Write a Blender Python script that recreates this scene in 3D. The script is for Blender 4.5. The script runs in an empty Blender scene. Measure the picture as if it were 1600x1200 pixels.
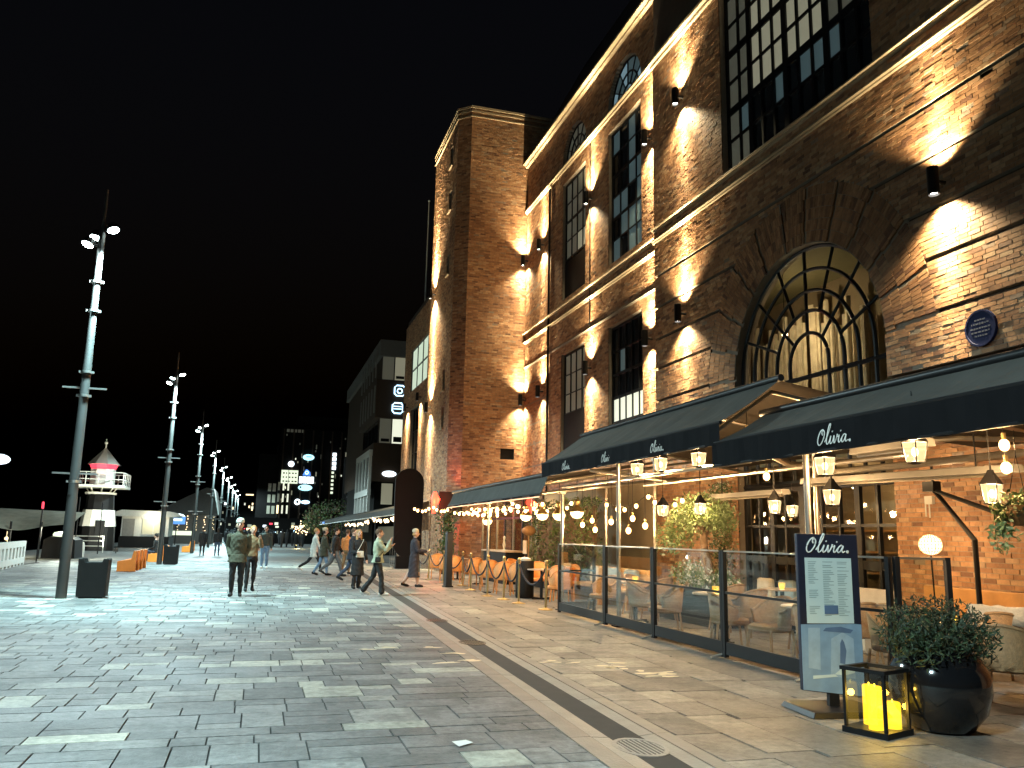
import bpy, math, random
import numpy as np
from mathutils import Matrix, Vector
random.seed(11); rng = np.random.default_rng(7)
R_ = math.radians
SC = bpy.context.scene
COL = SC.collection

# ------------------------------------------------------------------ camera, world, exposure
CAM_H = 1.55
def cam_basis(yaw=16.6, pitch=10.35, roll=1.2):
    y, p, r = R_(yaw), R_(pitch), R_(roll)
    f = Vector((math.sin(y)*math.cos(p), math.cos(y)*math.cos(p), math.sin(p)))
    rt = Vector((math.cos(y), -math.sin(y), 0)); up = rt.cross(f)
    return rt*math.cos(r)+up*math.sin(r), -rt*math.sin(r)+up*math.cos(r), f
CR, CU, CF = cam_basis()
cd = bpy.data.cameras.new('camera'); cam = bpy.data.objects.new('camera', cd); COL.objects.link(cam)
cam.matrix_world = Matrix(((CR.x, CU.x, -CF.x, 0), (CR.y, CU.y, -CF.y, 0), (CR.z, CU.z, -CF.z, CAM_H), (0, 0, 0, 1)))
cd.sensor_width = 36.0; cd.lens = 36*1300/1600; cd.clip_start = 0.05; cd.clip_end = 2000
SC.camera = cam
SC.render.resolution_x, SC.render.resolution_y = 1024, 768
w = bpy.data.worlds.new('World'); SC.world = w; w.use_nodes = True
nt = w.node_tree; sky = nt.nodes.new('ShaderNodeTexSky'); sky.sky_type = 'NISHITA'; sky.sun_disc = False
sky.sun_elevation = R_(-4); sky.sun_rotation = R_(200)
nt.links.new(sky.outputs[0], nt.nodes['Background'].inputs[0]); nt.nodes['Background'].inputs[1].default_value = 0.12
SC.view_settings.view_transform = 'Standard'; SC.view_settings.look = 'None'
SC.view_settings.exposure = 0.35; SC.view_settings.gamma = 1.0
SC.cycles.use_denoising = True
SC.cycles.max_bounces = 6; SC.cycles.transparent_max_bounces = 16; SC.cycles.caustics_reflective = False; SC.cycles.caustics_refractive = False
SC.cycles.sample_clamp_indirect = 4.0

# ------------------------------------------------------------------ materials
MATS = {}
def newmat(name):
    m = bpy.data.materials.new(name); m.use_nodes = True; MATS[name] = m
    return m, m.node_tree, m.node_tree.nodes['Principled BSDF']
def mat(name, col, rough=0.6, metal=0.0, var=0.25, scale=6.0, bump=0.0, bscale=40.0, coat=0.0, spec=0.5):
    m, t, b = newmat(name); N, L = t.nodes, t.links
    tc = N.new('ShaderNodeTexCoord'); nz = N.new('ShaderNodeTexNoise'); nz.inputs['Scale'].default_value = scale; nz.inputs['Detail'].default_value = 5
    L.new(tc.outputs['Object'], nz.inputs['Vector'])
    mx = N.new('ShaderNodeMix'); mx.data_type = 'RGBA'
    mx.inputs['A'].default_value = tuple(c*(1-var) for c in col)+(1,); mx.inputs['B'].default_value = tuple(min(1, c*(1+var)) for c in col)+(1,)
    L.new(nz.outputs['Fac'], mx.inputs['Factor']); L.new(mx.outputs['Result'], b.inputs['Base Color'])
    b.inputs['Roughness'].default_value = rough; b.inputs['Metallic'].default_value = metal
    b.inputs['Coat Weight'].default_value = coat; b.inputs['Specular IOR Level'].default_value = spec
    if bump:
        n2 = N.new('ShaderNodeTexNoise'); n2.inputs['Scale'].default_value = bscale; n2.inputs['Detail'].default_value = 4
        L.new(tc.outputs['Object'], n2.inputs['Vector'])
        bp = N.new('ShaderNodeBump'); bp.inputs['Strength'].default_value = bump; bp.inputs['Distance'].default_value = 0.02
        L.new(n2.outputs['Fac'], bp.inputs['Height']); L.new(bp.outputs['Normal'], b.inputs['Normal'])
    return m
def emis(name, col, strength, sample=False):
    m, t, b = newmat(name)
    b.inputs['Base Color'].default_value = tuple(c*0.5 for c in col)+(1,)
    b.inputs['Emission Color'].default_value = tuple(col)+(1,); b.inputs['Emission Strength'].default_value = strength
    if not sample: m.cycles.emission_sampling = 'NONE'
    return m
def glow(name, col, strength, clear=0.9):
    """a glowing clear or milky bulb: light set inside it shines out through the wall"""
    m = bpy.data.materials.new(name); m.use_nodes = True; MATS[name] = m; t = m.node_tree; N, L = t.nodes, t.links
    N.remove(N['Principled BSDF']); tr = N.new('ShaderNodeBsdfTransparent'); tr.inputs[0].default_value = (clear, clear, clear, 1)
    em = N.new('ShaderNodeEmission'); em.inputs[0].default_value = tuple(col)+(1,); em.inputs[1].default_value = strength
    ad = N.new('ShaderNodeAddShader'); L.new(tr.outputs[0], ad.inputs[0]); L.new(em.outputs[0], ad.inputs[1]); L.new(ad.outputs[0], N['Material Output'].inputs[0])
    m.cycles.emission_sampling = 'NONE'; return m
def ramp_mat(name, stops, source, rough=0.7, bump=0.25, bscale=35.0, nvar=0.35, rvar=0.0, nscale=9.0, spots=0.0):
    """colour per piece: a stored face value ('attr') or the object's own random number ('obj')"""
    m, t, b = newmat(name); N, L = t.nodes, t.links
    if source == 'attr':
        a = N.new('ShaderNodeAttribute'); a.attribute_name = 'piece'; fac = a.outputs['Fac']
    else:
        a = N.new('ShaderNodeObjectInfo'); fac = a.outputs['Random']
    cr = N.new('ShaderNodeValToRGB'); e = cr.color_ramp.elements
    while len(e) < len(stops): e.new(0.5)
    for i, (p, c) in enumerate(stops): e[i].position = p; e[i].color = tuple(c)+(1,)
    L.new(fac, cr.inputs['Fac'])
    ge = N.new('ShaderNodeNewGeometry')
    nz = N.new('ShaderNodeTexNoise'); nz.inputs['Scale'].default_value = nscale; nz.inputs['Detail'].default_value = 6; nz.inputs['Roughness'].default_value = 0.65
    L.new(ge.outputs['Position'], nz.inputs['Vector'])
    mr = N.new('ShaderNodeMapRange'); mr.inputs['From Min'].default_value = 0.25; mr.inputs['From Max'].default_value = 0.75
    mr.inputs['To Min'].default_value = 1-nvar; mr.inputs['To Max'].default_value = 1+nvar
    L.new(nz.outputs['Fac'], mr.inputs['Value'])
    big = N.new('ShaderNodeTexNoise'); big.inputs['Scale'].default_value = 0.55; big.inputs['Detail'].default_value = 5
    L.new(ge.outputs['Position'], big.inputs['Vector'])
    mb = N.new('ShaderNodeMapRange'); mb.inputs['From Min'].default_value = 0.3; mb.inputs['From Max'].default_value = 0.7
    mb.inputs['To Min'].default_value = 0.75; mb.inputs['To Max'].default_value = 1.15
    L.new(big.outputs['Fac'], mb.inputs['Value'])
    mm = N.new('ShaderNodeMath'); mm.operation = 'MULTIPLY'; L.new(mr.outputs[0], mm.inputs[0]); L.new(mb.outputs[0], mm.inputs[1])
    if spots:
        vo = N.new('ShaderNodeTexVoronoi'); vo.inputs['Scale'].default_value = 3.2; L.new(ge.outputs['Position'], vo.inputs['Vector'])
        ms_ = N.new('ShaderNodeMapRange'); ms_.inputs['From Min'].default_value = 0.07; ms_.inputs['From Max'].default_value = 0.13; ms_.inputs['To Min'].default_value = 1-spots; ms_.inputs['To Max'].default_value = 1.0; L.new(vo.outputs['Distance'], ms_.inputs['Value'])
        st = N.new('ShaderNodeTexNoise'); st.inputs['Scale'].default_value = 1.7; st.inputs['Detail'].default_value = 8; st.inputs['Roughness'].default_value = 0.7; L.new(ge.outputs['Position'], st.inputs['Vector'])
        m4 = N.new('ShaderNodeMapRange'); m4.inputs['From Min'].default_value = 0.38; m4.inputs['From Max'].default_value = 0.56; m4.inputs['To Min'].default_value = 0.62; m4.inputs['To Max'].default_value = 1.06; L.new(st.outputs['Fac'], m4.inputs['Value'])
        m5 = N.new('ShaderNodeMath'); m5.operation = 'MULTIPLY'; L.new(ms_.outputs[0], m5.inputs[0]); L.new(m4.outputs[0], m5.inputs[1])
        m6 = N.new('ShaderNodeMath'); m6.operation = 'MULTIPLY'; L.new(mm.outputs[0], m6.inputs[0]); L.new(m5.outputs[0], m6.inputs[1]); mm = m6
    vm = N.new('ShaderNodeVectorMath'); vm.operation = 'SCALE'; L.new(cr.outputs[0], vm.inputs[0]); L.new(mm.outputs[0], vm.inputs['Scale'])
    L.new(vm.outputs[0], b.inputs['Base Color'])
    b.inputs['Roughness'].default_value = rough
    if rvar:
        m3 = N.new('ShaderNodeMapRange'); m3.inputs['To Min'].default_value = rough-rvar; m3.inputs['To Max'].default_value = rough+rvar
        m3.inputs['From Min'].default_value = 0.3; m3.inputs['From Max'].default_value = 0.7
        L.new(big.outputs['Fac'], m3.inputs['Value']); L.new(m3.outputs[0], b.inputs['Roughness'])
    n2 = N.new('ShaderNodeTexNoise'); n2.inputs['Scale'].default_value = bscale; n2.inputs['Detail'].default_value = 5
    L.new(ge.outputs['Position'], n2.inputs['Vector'])
    bp = N.new('ShaderNodeBump'); bp.inputs['Strength'].default_value = bump; bp.inputs['Distance'].default_value = 0.015
    L.new(n2.outputs['Fac'], bp.inputs['Height']); L.new(bp.outputs['Normal'], b.inputs['Normal'])
    return m
def glass(name, tint=(0.93, 0.95, 0.93), rough=0.02, ior=1.5):
    m = bpy.data.materials.new(name); m.use_nodes = True; MATS[name] = m; t = m.node_tree; N, L = t.nodes, t.links
    N.remove(N['Principled BSDF']); out = N['Material Output']
    tr = N.new('ShaderNodeBsdfTransparent'); tr.inputs[0].default_value = tint+(1,)
    gl = N.new('ShaderNodeBsdfGlossy'); gl.inputs['Roughness'].default_value = rough
    lw = N.new('ShaderNodeLayerWeight'); lw.inputs[0].default_value = 0.5; pw = N.new('ShaderNodeMath'); pw.operation = 'POWER'; pw.inputs[1].default_value = 4.0; L.new(lw.outputs['Facing'], pw.inputs[0])
    fr = N.new('ShaderNodeMapRange'); fr.inputs['To Min'].default_value = 0.05; fr.inputs['To Max'].default_value = 0.9; L.new(pw.outputs[0], fr.inputs['Value'])
    mx = N.new('ShaderNodeMixShader'); L.new(fr.outputs[0], mx.inputs[0]); L.new(tr.outputs[0], mx.inputs[1]); L.new(gl.outputs[0], mx.inputs[2])
    L.new(mx.outputs[0], out.inputs[0])
    return m
BR = [(0.0, (0.15, 0.07, 0.04)), (0.12, (0.27, 0.13, 0.062)), (0.45, (0.37, 0.185, 0.085)), (0.75, (0.44, 0.235, 0.115)), (0.93, (0.50, 0.31, 0.17)), (1.0, (0.26, 0.18, 0.13))]
M = MATS
ramp_mat('brick_mass', BR, 'attr'); ramp_mat('brick_piece', BR, 'obj')
SL = [(0.0, (0.125, 0.122, 0.118)), (0.3, (0.165, 0.16, 0.155)), (0.6, (0.20, 0.195, 0.188)), (0.84, (0.245, 0.238, 0.225)), (0.90, (0.30, 0.29, 0.26)), (0.95, (0.40, 0.39, 0.33)), (1.0, (0.48, 0.46, 0.38))]
ramp_mat('slab_mass', SL, 'attr', rough=0.66, bump=0.6, bscale=45, nvar=0.38, rvar=0.10, nscale=14, spots=0.4); ramp_mat('slab_piece', SL, 'obj', rough=0.66, bump=0.6, bscale=45, nvar=0.38, rvar=0.10, nscale=14, spots=0.4)
WS = [(0.0, (0.14, 0.125, 0.11)), (0.5, (0.22, 0.195, 0.165)), (0.85, (0.28, 0.245, 0.205)), (1.0, (0.36, 0.32, 0.26))]
ramp_mat('walk_mass', WS, 'attr', rough=0.58, bump=0.6, bscale=45, nvar=0.36, rvar=0.12, nscale=14, spots=0.4); ramp_mat('walk_piece', WS, 'obj', rough=0.58, bump=0.6, bscale=45, nvar=0.36, rvar=0.12, nscale=14, spots=0.4)
mat('mortar', (0.26, 0.21, 0.16), 0.9, bump=0.4, bscale=60)
mat('joint', (0.035, 0.033, 0.03), 0.9)
mat('asphalt', (0.12, 0.118, 0.11), 0.55, var=0.4, scale=1.5, bump=0.3)
mat('drain_stone', (0.23, 0.225, 0.21), 0.5, var=0.3, scale=4, bump=0.3)
mat('edge_stone', (0.24, 0.21, 0.18), 0.55, var=0.3, scale=4, bump=0.3)
mat('stone_trim', (0.36, 0.27, 0.17), 0.75, var=0.25, scale=5, bump=0.35, bscale=30)
mat('plaster_dark', (0.075, 0.045, 0.03), 0.9, var=0.3, bump=0.2)
mat('roof_dark', (0.05, 0.038, 0.03), 0.8, var=0.3)
mat('black_metal', (0.009, 0.009, 0.01), 0.42, var=0.2, spec=0.3)
mat('lamp_pole', (0.05, 0.05, 0.048), 0.55, metal=0.0, var=0.3, scale=3, bump=0.1)
mat('galv', (0.42, 0.42, 0.40), 0.38, metal=0.8, var=0.2)
mat('steel', (0.5, 0.46, 0.4), 0.3, metal=0.9, var=0.2)
mat('brass', (0.55, 0.40, 0.18), 0.3, metal=0.9, var=0.2)
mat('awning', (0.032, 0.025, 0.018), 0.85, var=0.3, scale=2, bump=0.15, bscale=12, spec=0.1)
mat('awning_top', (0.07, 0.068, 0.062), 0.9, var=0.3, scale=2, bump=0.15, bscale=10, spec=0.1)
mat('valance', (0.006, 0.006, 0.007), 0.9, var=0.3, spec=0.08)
mat('letter', (0.75, 0.74, 0.70), 0.6, var=0.05)
mat('orange_paint', (0.85, 0.25, 0.03), 0.5, var=0.15)
mat('orange_rattan', (0.62, 0.24, 0.06), 0.6, var=0.3, scale=25, bump=0.4, bscale=90)
mat('rattan', (0.30, 0.17, 0.075), 0.65, var=0.4, scale=30, bump=0.5, bscale=90)
mat('wood', (0.50, 0.26, 0.085), 0.5, var=0.4, scale=4, bump=0.2, bscale=20)
mat('tabletop', (0.42, 0.30, 0.20), 0.35, var=0.25)
mat('cushion_blue', (0.22, 0.27, 0.28), 0.9, var=0.2); mat('cushion_cream', (0.52, 0.43, 0.33), 0.9, var=0.2); mat('fur', (0.5, 0.43, 0.33), 0.95, var=0.3, bump=0.5)
mat('leaf_dark', (0.045, 0.075, 0.03), 0.6, var=0.5, scale=3); mat('leaf_mid', (0.09, 0.14, 0.04), 0.55, var=0.5, scale=3)
mat('leaf_pale', (0.15, 0.21, 0.10), 0.55, var=0.5, scale=4); mat('leaf_pot', (0.022, 0.038, 0.018), 0.65, var=0.5, scale=5)
mat('bark', (0.12, 0.08, 0.05), 0.9, var=0.4, bump=0.6, bscale=20)
mat('pot_black', (0.008, 0.008, 0.009), 0.12, var=0.1, coat=0.3)
mat('white_paint', (0.72, 0.70, 0.62), 0.55, var=0.1); mat('black_paint', (0.008, 0.008, 0.008), 0.6, var=0.2, spec=0.2)
mat('off_white', (0.60, 0.60, 0.55), 0.6, var=0.15); mat('grey_panel', (0.22, 0.21, 0.19), 0.6, var=0.2)
mat('bin_grey', (0.014, 0.014, 0.014), 0.6, var=0.3, spec=0.25); mat('bollard', (0.012, 0.013, 0.016), 0.5, var=0.4, scale=10)
mat('clad_brown', (0.06, 0.04, 0.028), 0.8, var=0.2, spec=0.2); mat('clad_dark', (0.010, 0.0095, 0.009), 0.8, var=0.3, spec=0.1); mat('clad_grey', (0.16, 0.15, 0.135), 0.7, var=0.2)
mat('interior', (0.30, 0.23, 0.14), 0.8, var=0.3, scale=2); mat('curtain', (0.62, 0.52, 0.36), 0.8, var=0.4, scale=5); mat('ceiling_cream', (0.17, 0.15, 0.075), 0.8, var=0.15)
mat('pane_dark', (0.02, 0.022, 0.025), 0.08, var=0.3, scale=1); mat('paper', (0.75, 0.75, 0.72), 0.8, var=0.05)
mat('rope', (0.02, 0.015, 0.02), 0.8, var=0.3); mat('sheet', (0.56, 0.66, 0.64), 0.7, var=0.05, scale=2); mat('board_navy', (0.012, 0.014, 0.03), 0.5, var=0.2)
mat('board_blue', (0.20, 0.31, 0.43), 0.6, var=0.35, scale=7); mat('board_pale', (0.29, 0.40, 0.50), 0.6, var=0.35, scale=9); mat('board_deep', (0.09, 0.15, 0.26), 0.6, var=0.3); mat('ink', (0.20, 0.27, 0.28), 0.7, var=0.1)
mat('tent', (0.30, 0.27, 0.20), 0.85, var=0.45, scale=3, bump=0.5, bscale=10); mat('water', (0.006, 0.009, 0.012), 0.12, var=0.2, bump=0.3, bscale=1.5)
mat('cl_plaque', (0.10, 0.11, 0.15), 0.7, var=0.1, spec=0.2); mat('plaque_blue', (0.010, 0.015, 0.06), 0.6, var=0.3, spec=0.15); mat('rustred', (0.30, 0.09, 0.04), 0.6)
mat('glint_cream', (0.72, 0.62, 0.44), 0.6, var=0.2, scale=14, bump=0.2)  # cream colour standing in for lamplight reflected off the paving
glass('clear_glass', (0.90, 0.92, 0.90)); glass('window_glass', (0.72, 0.72, 0.66)); glass('lantern_glass', (0.97, 0.95, 0.9)); glass('smoke_glass', (0.80, 0.80, 0.74))
glow('bulb', (1.0, 0.52, 0.17), 7); glow('bulb_soft', (1.0, 0.72, 0.38), 7); emis('led_cold', (0.78, 1.0, 0.98), 34); emis('led_white', (1.0, 0.96, 0.86), 22)
glow('candle', (1.0, 0.62, 0.02), 0.8, 0.8); glow('candle_dim', (1.0, 0.50, 0.05), 0.8, 0.8); emis('candle_core', (1.0, 0.80, 0.05), 3.0)
emis('red_neon', (1.0, 0.045, 0.02), 6); emis('red_band', (1.0, 0.06, 0.10), 1.3); emis('pane_lit', (0.86, 0.82, 0.58), 0.17); emis('pane_dim', (0.62, 0.60, 0.46), 0.05)
emis('pane_cool', (0.45, 0.68, 0.75), 0.045); emis('pane_blue', (0.45, 0.70, 0.82), 0.22); emis('pane_bright', (0.92, 0.94, 0.74), 0.75); emis('pane_green', (0.72, 0.86, 0.66), 0.62)
emis('sign_cyan', (0.45, 0.85, 0.95), 1.4); emis('sign_white', (0.80, 0.92, 1.0), 2.2); emis('sign_blue', (0.10, 0.28, 0.85), 1.0); emis('sign_cream', (0.85, 0.95, 0.72), 0.9); emis('sign_neon', (0.45, 0.75, 1.0), 3.2); emis('sign_warm', (1.0, 0.8, 0.45), 1.6)
glow('globe', (1.0, 0.72, 0.38), 2.0); emis('globe_top', (1.0, 0.60, 0.22), 0.55); glow('wicker_glow', (1.0, 0.76, 0.44), 1.6); emis('far_bulb', (1.0, 0.72, 0.40), 4); emis('led_line', (1.0, 0.55, 0.30), 1.5)

# ------------------------------------------------------------------ mesh helpers
class MB:
    """collects shapes, then links them as ONE mesh object"""
    def __init__(s): s.v = []; s.f = []; s.mi = []; s.cur = 0
    def add(s, vs, fs):
        o = len(s.v); s.v += [tuple(p) for p in vs]; s.f += [tuple(i+o for i in f) for f in fs]; s.mi += [s.cur]*len(fs); return s
    def box(s, c, d, rz=0.0, taper=1.0, rx=0.0):
        hx, hy, hz = d[0]/2, d[1]/2, d[2]/2; ca, sa = math.cos(rz), math.sin(rz); vs = []
        for z, k in ((-hz, 1.0), (hz, taper)):
            for x, y in ((-hx, -hy), (hx, -hy), (hx, hy), (-hx, hy)):
                x2, y2, z2 = x*k, y*k, z
                if rx: y2, z2 = y2*math.cos(rx)-z2*math.sin(rx), y2*math.sin(rx)+z2*math.cos(rx)
                vs.append((c[0]+x2*ca-y2*sa, c[1]+x2*sa+y2*ca, c[2]+z2))
        return s.add(vs, [(3, 2, 1, 0), (4, 5, 6, 7), (0, 1, 5, 4), (1, 2, 6, 5), (2, 3, 7, 6), (3, 0, 4, 7)])
    def span(s, a, b):
        return s.box([(a[i]+b[i])/2 for i in range(3)], [abs(b[i]-a[i]) for i in range(3)])
    def loft(s, rings, cap=True):
        n = len(rings[0]); vs = [p for r in rings for p in r]; fs = []
        for k in range(len(rings)-1):
            for i in range(n):
                j = (i+1) % n; fs.append((k*n+i, k*n+j, (k+1)*n+j, (k+1)*n+i))
        if cap: fs.append(tuple(range(n-1, -1, -1))); fs.append(tuple((len(rings)-1)*n+i for i in range(n)))
        return s.add(vs, fs)
    def tube(s, pts, r, n=8, cap=True):
        pts = [Vector(p) for p in pts]; rr = r if isinstance(r, (list, tuple)) else [r]*len(pts); rings = []
        ref = Vector((0, 0, 1))
        for i, p in enumerate(pts):
            d = (pts[min(i+1, len(pts)-1)]-pts[max(i-1, 0)])
            d = d.normalized() if d.length > 1e-9 else Vector((0, 0, 1))
            rf = ref if abs(d.dot(ref)) < 0.95 else Vector((1, 0, 0))
            a = d.cross(rf).normalized(); b = d.cross(a)
            rings.append([p+(a*math.cos(2*math.pi*k/n)+b*math.sin(2*math.pi*k/n))*rr[i] for k in range(n)])
        return s.loft(rings, cap)
    def lathe(s, prof, n=16, c=(0, 0, 0), cap=True, rot=0.0, sx=1.0, sy=1.0):
        return s.loft([[(c[0]+r*sx*math.cos(2*math.pi*k/n+rot), c[1]+r*sy*math.sin(2*math.pi*k/n+rot), c[2]+z) for k in range(n)] for r, z in prof], cap)
    def ball(s, c, r, n=10, m=7, sz=1.0, sx=1.0, sy=1.0):
        return s.lathe([(max(1e-3, r*math.sin(math.pi*(k+0.02)/(m+0.04))), -r*sz*math.cos(math.pi*(k+0.02)/(m+0.04))) for k in range(m+1)], n, c, True, 0, sx, sy)
    def quad(s, *p): return s.add(p, [tuple(range(len(p)))])
    def prism(s, poly, p0, u, v, w_):
        """extrude a 2-D outline (u, v axes) along w_"""
        u, v, w_, p0 = Vector(u), Vector(v), Vector(w_), Vector(p0); n = len(poly)
        a = [p0+u*x+v*y for x, y in poly]; b = [p+w_ for p in a]
        return s.add(a+b, [tuple(range(n-1, -1, -1)), tuple(range(n, 2*n))]+[(i, (i+1) % n, n+(i+1) % n, n+i) for i in range(n)])
    def mesh(s, name, mats):
        me = bpy.data.meshes.new(name); me.from_pydata(s.v, [], s.f)
        for m in (mats if isinstance(mats, (list, tuple)) else [mats]): me.materials.append(M[m])
        if any(s.mi): me.polygons.foreach_set('material_index', s.mi)
        return me
    def build(s, name, mats, parent=None, smooth=False, loc=None, rz=0.0, bevel=0.0):
        me = s.mesh(name, mats)
        if smooth:
            me.polygons.foreach_set('use_smooth', [True]*len(me.polygons))
            if smooth != 'all':
                try: me.set_sharp_from_angle(angle=R_(40))
                except Exception: pass
        o = bpy.data.objects.new(name, me); COL.objects.link(o)
        if parent: o.parent = parent
        if loc is not None: o.location = loc
        if rz: o.rotation_euler.z = rz
        if bevel:
            b = o.modifiers.new('bevel', 'BEVEL'); b.width = bevel; b.segments = 2; b.limit_method = 'ANGLE'
        return o
def tag(o, label=None, cat=None, group=None, kind=None):
    if label: o['label'] = label
    if cat: o['category'] = cat
    if group: o['group'] = group
    if kind: o['kind'] = kind
    return o
def thing(name, label, cat, loc=(0, 0, 0), rz=0.0, group=None):
    o = bpy.data.objects.new(name, None); COL.objects.link(o); o.location = loc; o.rotation_euler.z = rz; o.empty_display_size = 0.2
    return tag(o, label, cat, group)
def copy_tree(o, parent=None, loc=None, rz=None, label=None, group=None):
    c = o.copy(); COL.objects.link(c); c.parent = parent
    if loc is not None: c.location = loc
    if rz is not None: c.rotation_euler.z = rz
    if label: c['label'] = label
    if group: c['group'] = group
    for ch in list(o.children): copy_tree(ch, c)
    return c
def light(kind, name, loc, power, col, parent=None, size=0.03, spot=None, blend=0.4, aim=None):
    d = bpy.data.lights.new(name, kind); d.energy = power; d.color = col
    d.shadow_soft_size = size
    if kind == 'SPOT': d.spot_size = R_(spot); d.spot_blend = blend
    o = bpy.data.objects.new(name, d); COL.objects.link(o); o.location = loc
    if aim is not None: o.rotation_euler = Vector(aim).to_track_quat('-Z', 'Y').to_euler()
    if parent: o.parent = parent
    return o
def np_boxes(name, lo, hi, rnd, mats, parent=None, kind=None, T=None, faces=None):
    """many little boxes as one mesh with a random face value for colour; lo/hi are (n,3)"""
    n = len(lo); idx = np.array([[0, 0, 0], [1, 0, 0], [1, 1, 0], [0, 1, 0], [0, 0, 1], [1, 0, 1], [1, 1, 1], [0, 1, 1]])
    lo = np.asarray(lo, float); hi = np.asarray(hi, float)
    V = lo[:, None, :]*(1-idx)[None]+hi[:, None, :]*idx[None]; V = V.reshape(-1, 3)
    if T is not None: V = T(V)
    F = np.array(faces if faces is not None else [[3, 2, 1, 0], [4, 5, 6, 7], [0, 1, 5, 4], [1, 2, 6, 5], [2, 3, 7, 6], [3, 0, 4, 7]])
    FF = (F[None]+(np.arange(n)*8)[:, None, None]).reshape(-1, 4)
    return np_mesh(name, V, FF, np.repeat(rnd, len(F)), mats, parent, kind)
def np_mesh(name, V, FF, rnd, mats, parent=None, kind=None, midx=None):
    me = bpy.data.meshes.new(name); k = FF.shape[1]
    me.vertices.add(len(V)); me.vertices.foreach_set('co', np.asarray(V, np.float32).ravel())
    me.loops.add(FF.size); me.loops.foreach_set('vertex_index', FF.astype(np.int32).ravel())
    me.polygons.add(len(FF)); me.polygons.foreach_set('loop_start', np.arange(0, FF.size, k, dtype=np.int32))
    me.update(calc_edges=True); me.validate(); me.shade_flat()
    if rnd is not None:
        a = me.attributes.new('piece', 'FLOAT', 'FACE'); a.data.foreach_set('value', np.asarray(rnd, np.float32))
    for m in (mats if isinstance(mats, (list, tuple)) else [mats]): me.materials.append(M[m])
    if midx is not None: me.polygons.foreach_set('material_index', np.asarray(midx, np.int32))
    o = bpy.data.objects.new(name, me); COL.objects.link(o)
    if parent: o.parent = parent
    if kind: o['kind'] = kind
    return o
def leaves(name, pts, size, mats, parent=None, up=0.0, aspect=0.5, loc=None, jitter=0.4):
    """leaf-sized folded faces at the given points, one mesh"""
    pts = np.asarray(pts, float); n = len(pts)
    d = rng.normal(size=(n, 3)); d[:, 2] += up; d /= np.linalg.norm(d, axis=1)[:, None]
    e = rng.normal(size=(n, 3)); e -= (e*d).sum(1)[:, None]*d; e /= np.linalg.norm(e, axis=1)[:, None]
    nn = np.cross(d, e); s = size*(1+jitter*rng.uniform(-1, 1, n))[:, None]
    a = pts; b = pts+d*s*0.5+e*s*aspect*0.5+nn*s*0.08; c = pts+d*s; dd = pts+d*s*0.5-e*s*aspect*0.5+nn*s*0.08
    V = np.stack([a, b, c, dd], 1).reshape(-1, 3); F = np.arange(n*4).reshape(n, 4)
    k = len(mats) if isinstance(mats, (list, tuple)) else 1
    o = np_mesh(name, V, F, None, mats, parent, None, rng.integers(0, k, n) if k > 1 else None)
    if loc is not None: o.location = loc
    return o
def in_ball(n, c, r, shell=0.35):
    p = rng.normal(size=(n, 3)); p /= np.linalg.norm(p, axis=1)[:, None]
    return np.asarray(c)+p*np.asarray(r)*(1-shell*rng.uniform(0, 1, n)**1.5)[:, None]
def catmull(P, k=6, closed=False):
    P = [Vector(p) for p in P]; out = []; n = len(P)
    for i in range(n if closed else n-1):
        if closed: a, b, c, d = P[(i-1) % n], P[i], P[(i+1) % n], P[(i+2) % n]
        else: a, b, c, d = P[max(i-1, 0)], P[i], P[i+1], P[min(i+2, n-1)]
        for j in range(k):
            t = j/k; out.append(0.5*((2*b)+(c-a)*t+(2*a-5*b+4*c-d)*t*t+(3*b-a-3*c+d)*t**3))
    if not closed: out.append(P[-1])
    return out
def pix(p):
    d = Vector(p)-Vector((0, 0, CAM_H)); z = d.dot(CF)
    return (800+1300*d.dot(CR)/z, 600-1300*d.dot(CU)/z, z) if z > 0.1 else None

# ================================================================== THE GROUND
def drain_x(y): return 2.66+0.041*y                       # middle line of the sunk drain channel
g = MB(); g.quad((-14, -12, -0.014), (400, -12, -0.014), (400, 600, -0.014), (-14, 600, -0.014))
ground = g.build('ground', 'joint'); tag(ground, 'dark bedding under the stone paving', None, None, 'structure')
far = MB(); far.quad((-14, 46, -0.004), (60, 46, -0.004), (60, 400, -0.004), (-14, 400, -0.004)); far.quad((-14, -12, -0.006), (-9.2, -12, -0.006), (-9.2, 46, -0.006), (-14, 46, -0.006))
tag(far.build('quay', 'asphalt'), 'grey paved quay beyond the large slabs', None, None, 'structure')
wt = MB(); wt.quad((-400, -12, -1.4), (-14, -12, -1.4), (-14, 600, -1.4), (-400, 600, -1.4)); tag(wt.build('water', 'water'), 'dark harbour water beside the quay', None, None, 'structure')
qw = MB(); qw.quad((-14, -12, -1.5), (-14, -12, -0.006), (-14, 600, -0.006), (-14, 600, -1.5)); tag(qw.build('quay_wall', 'asphalt'), 'edge of the quay above the water', None, None, 'structure')

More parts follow.
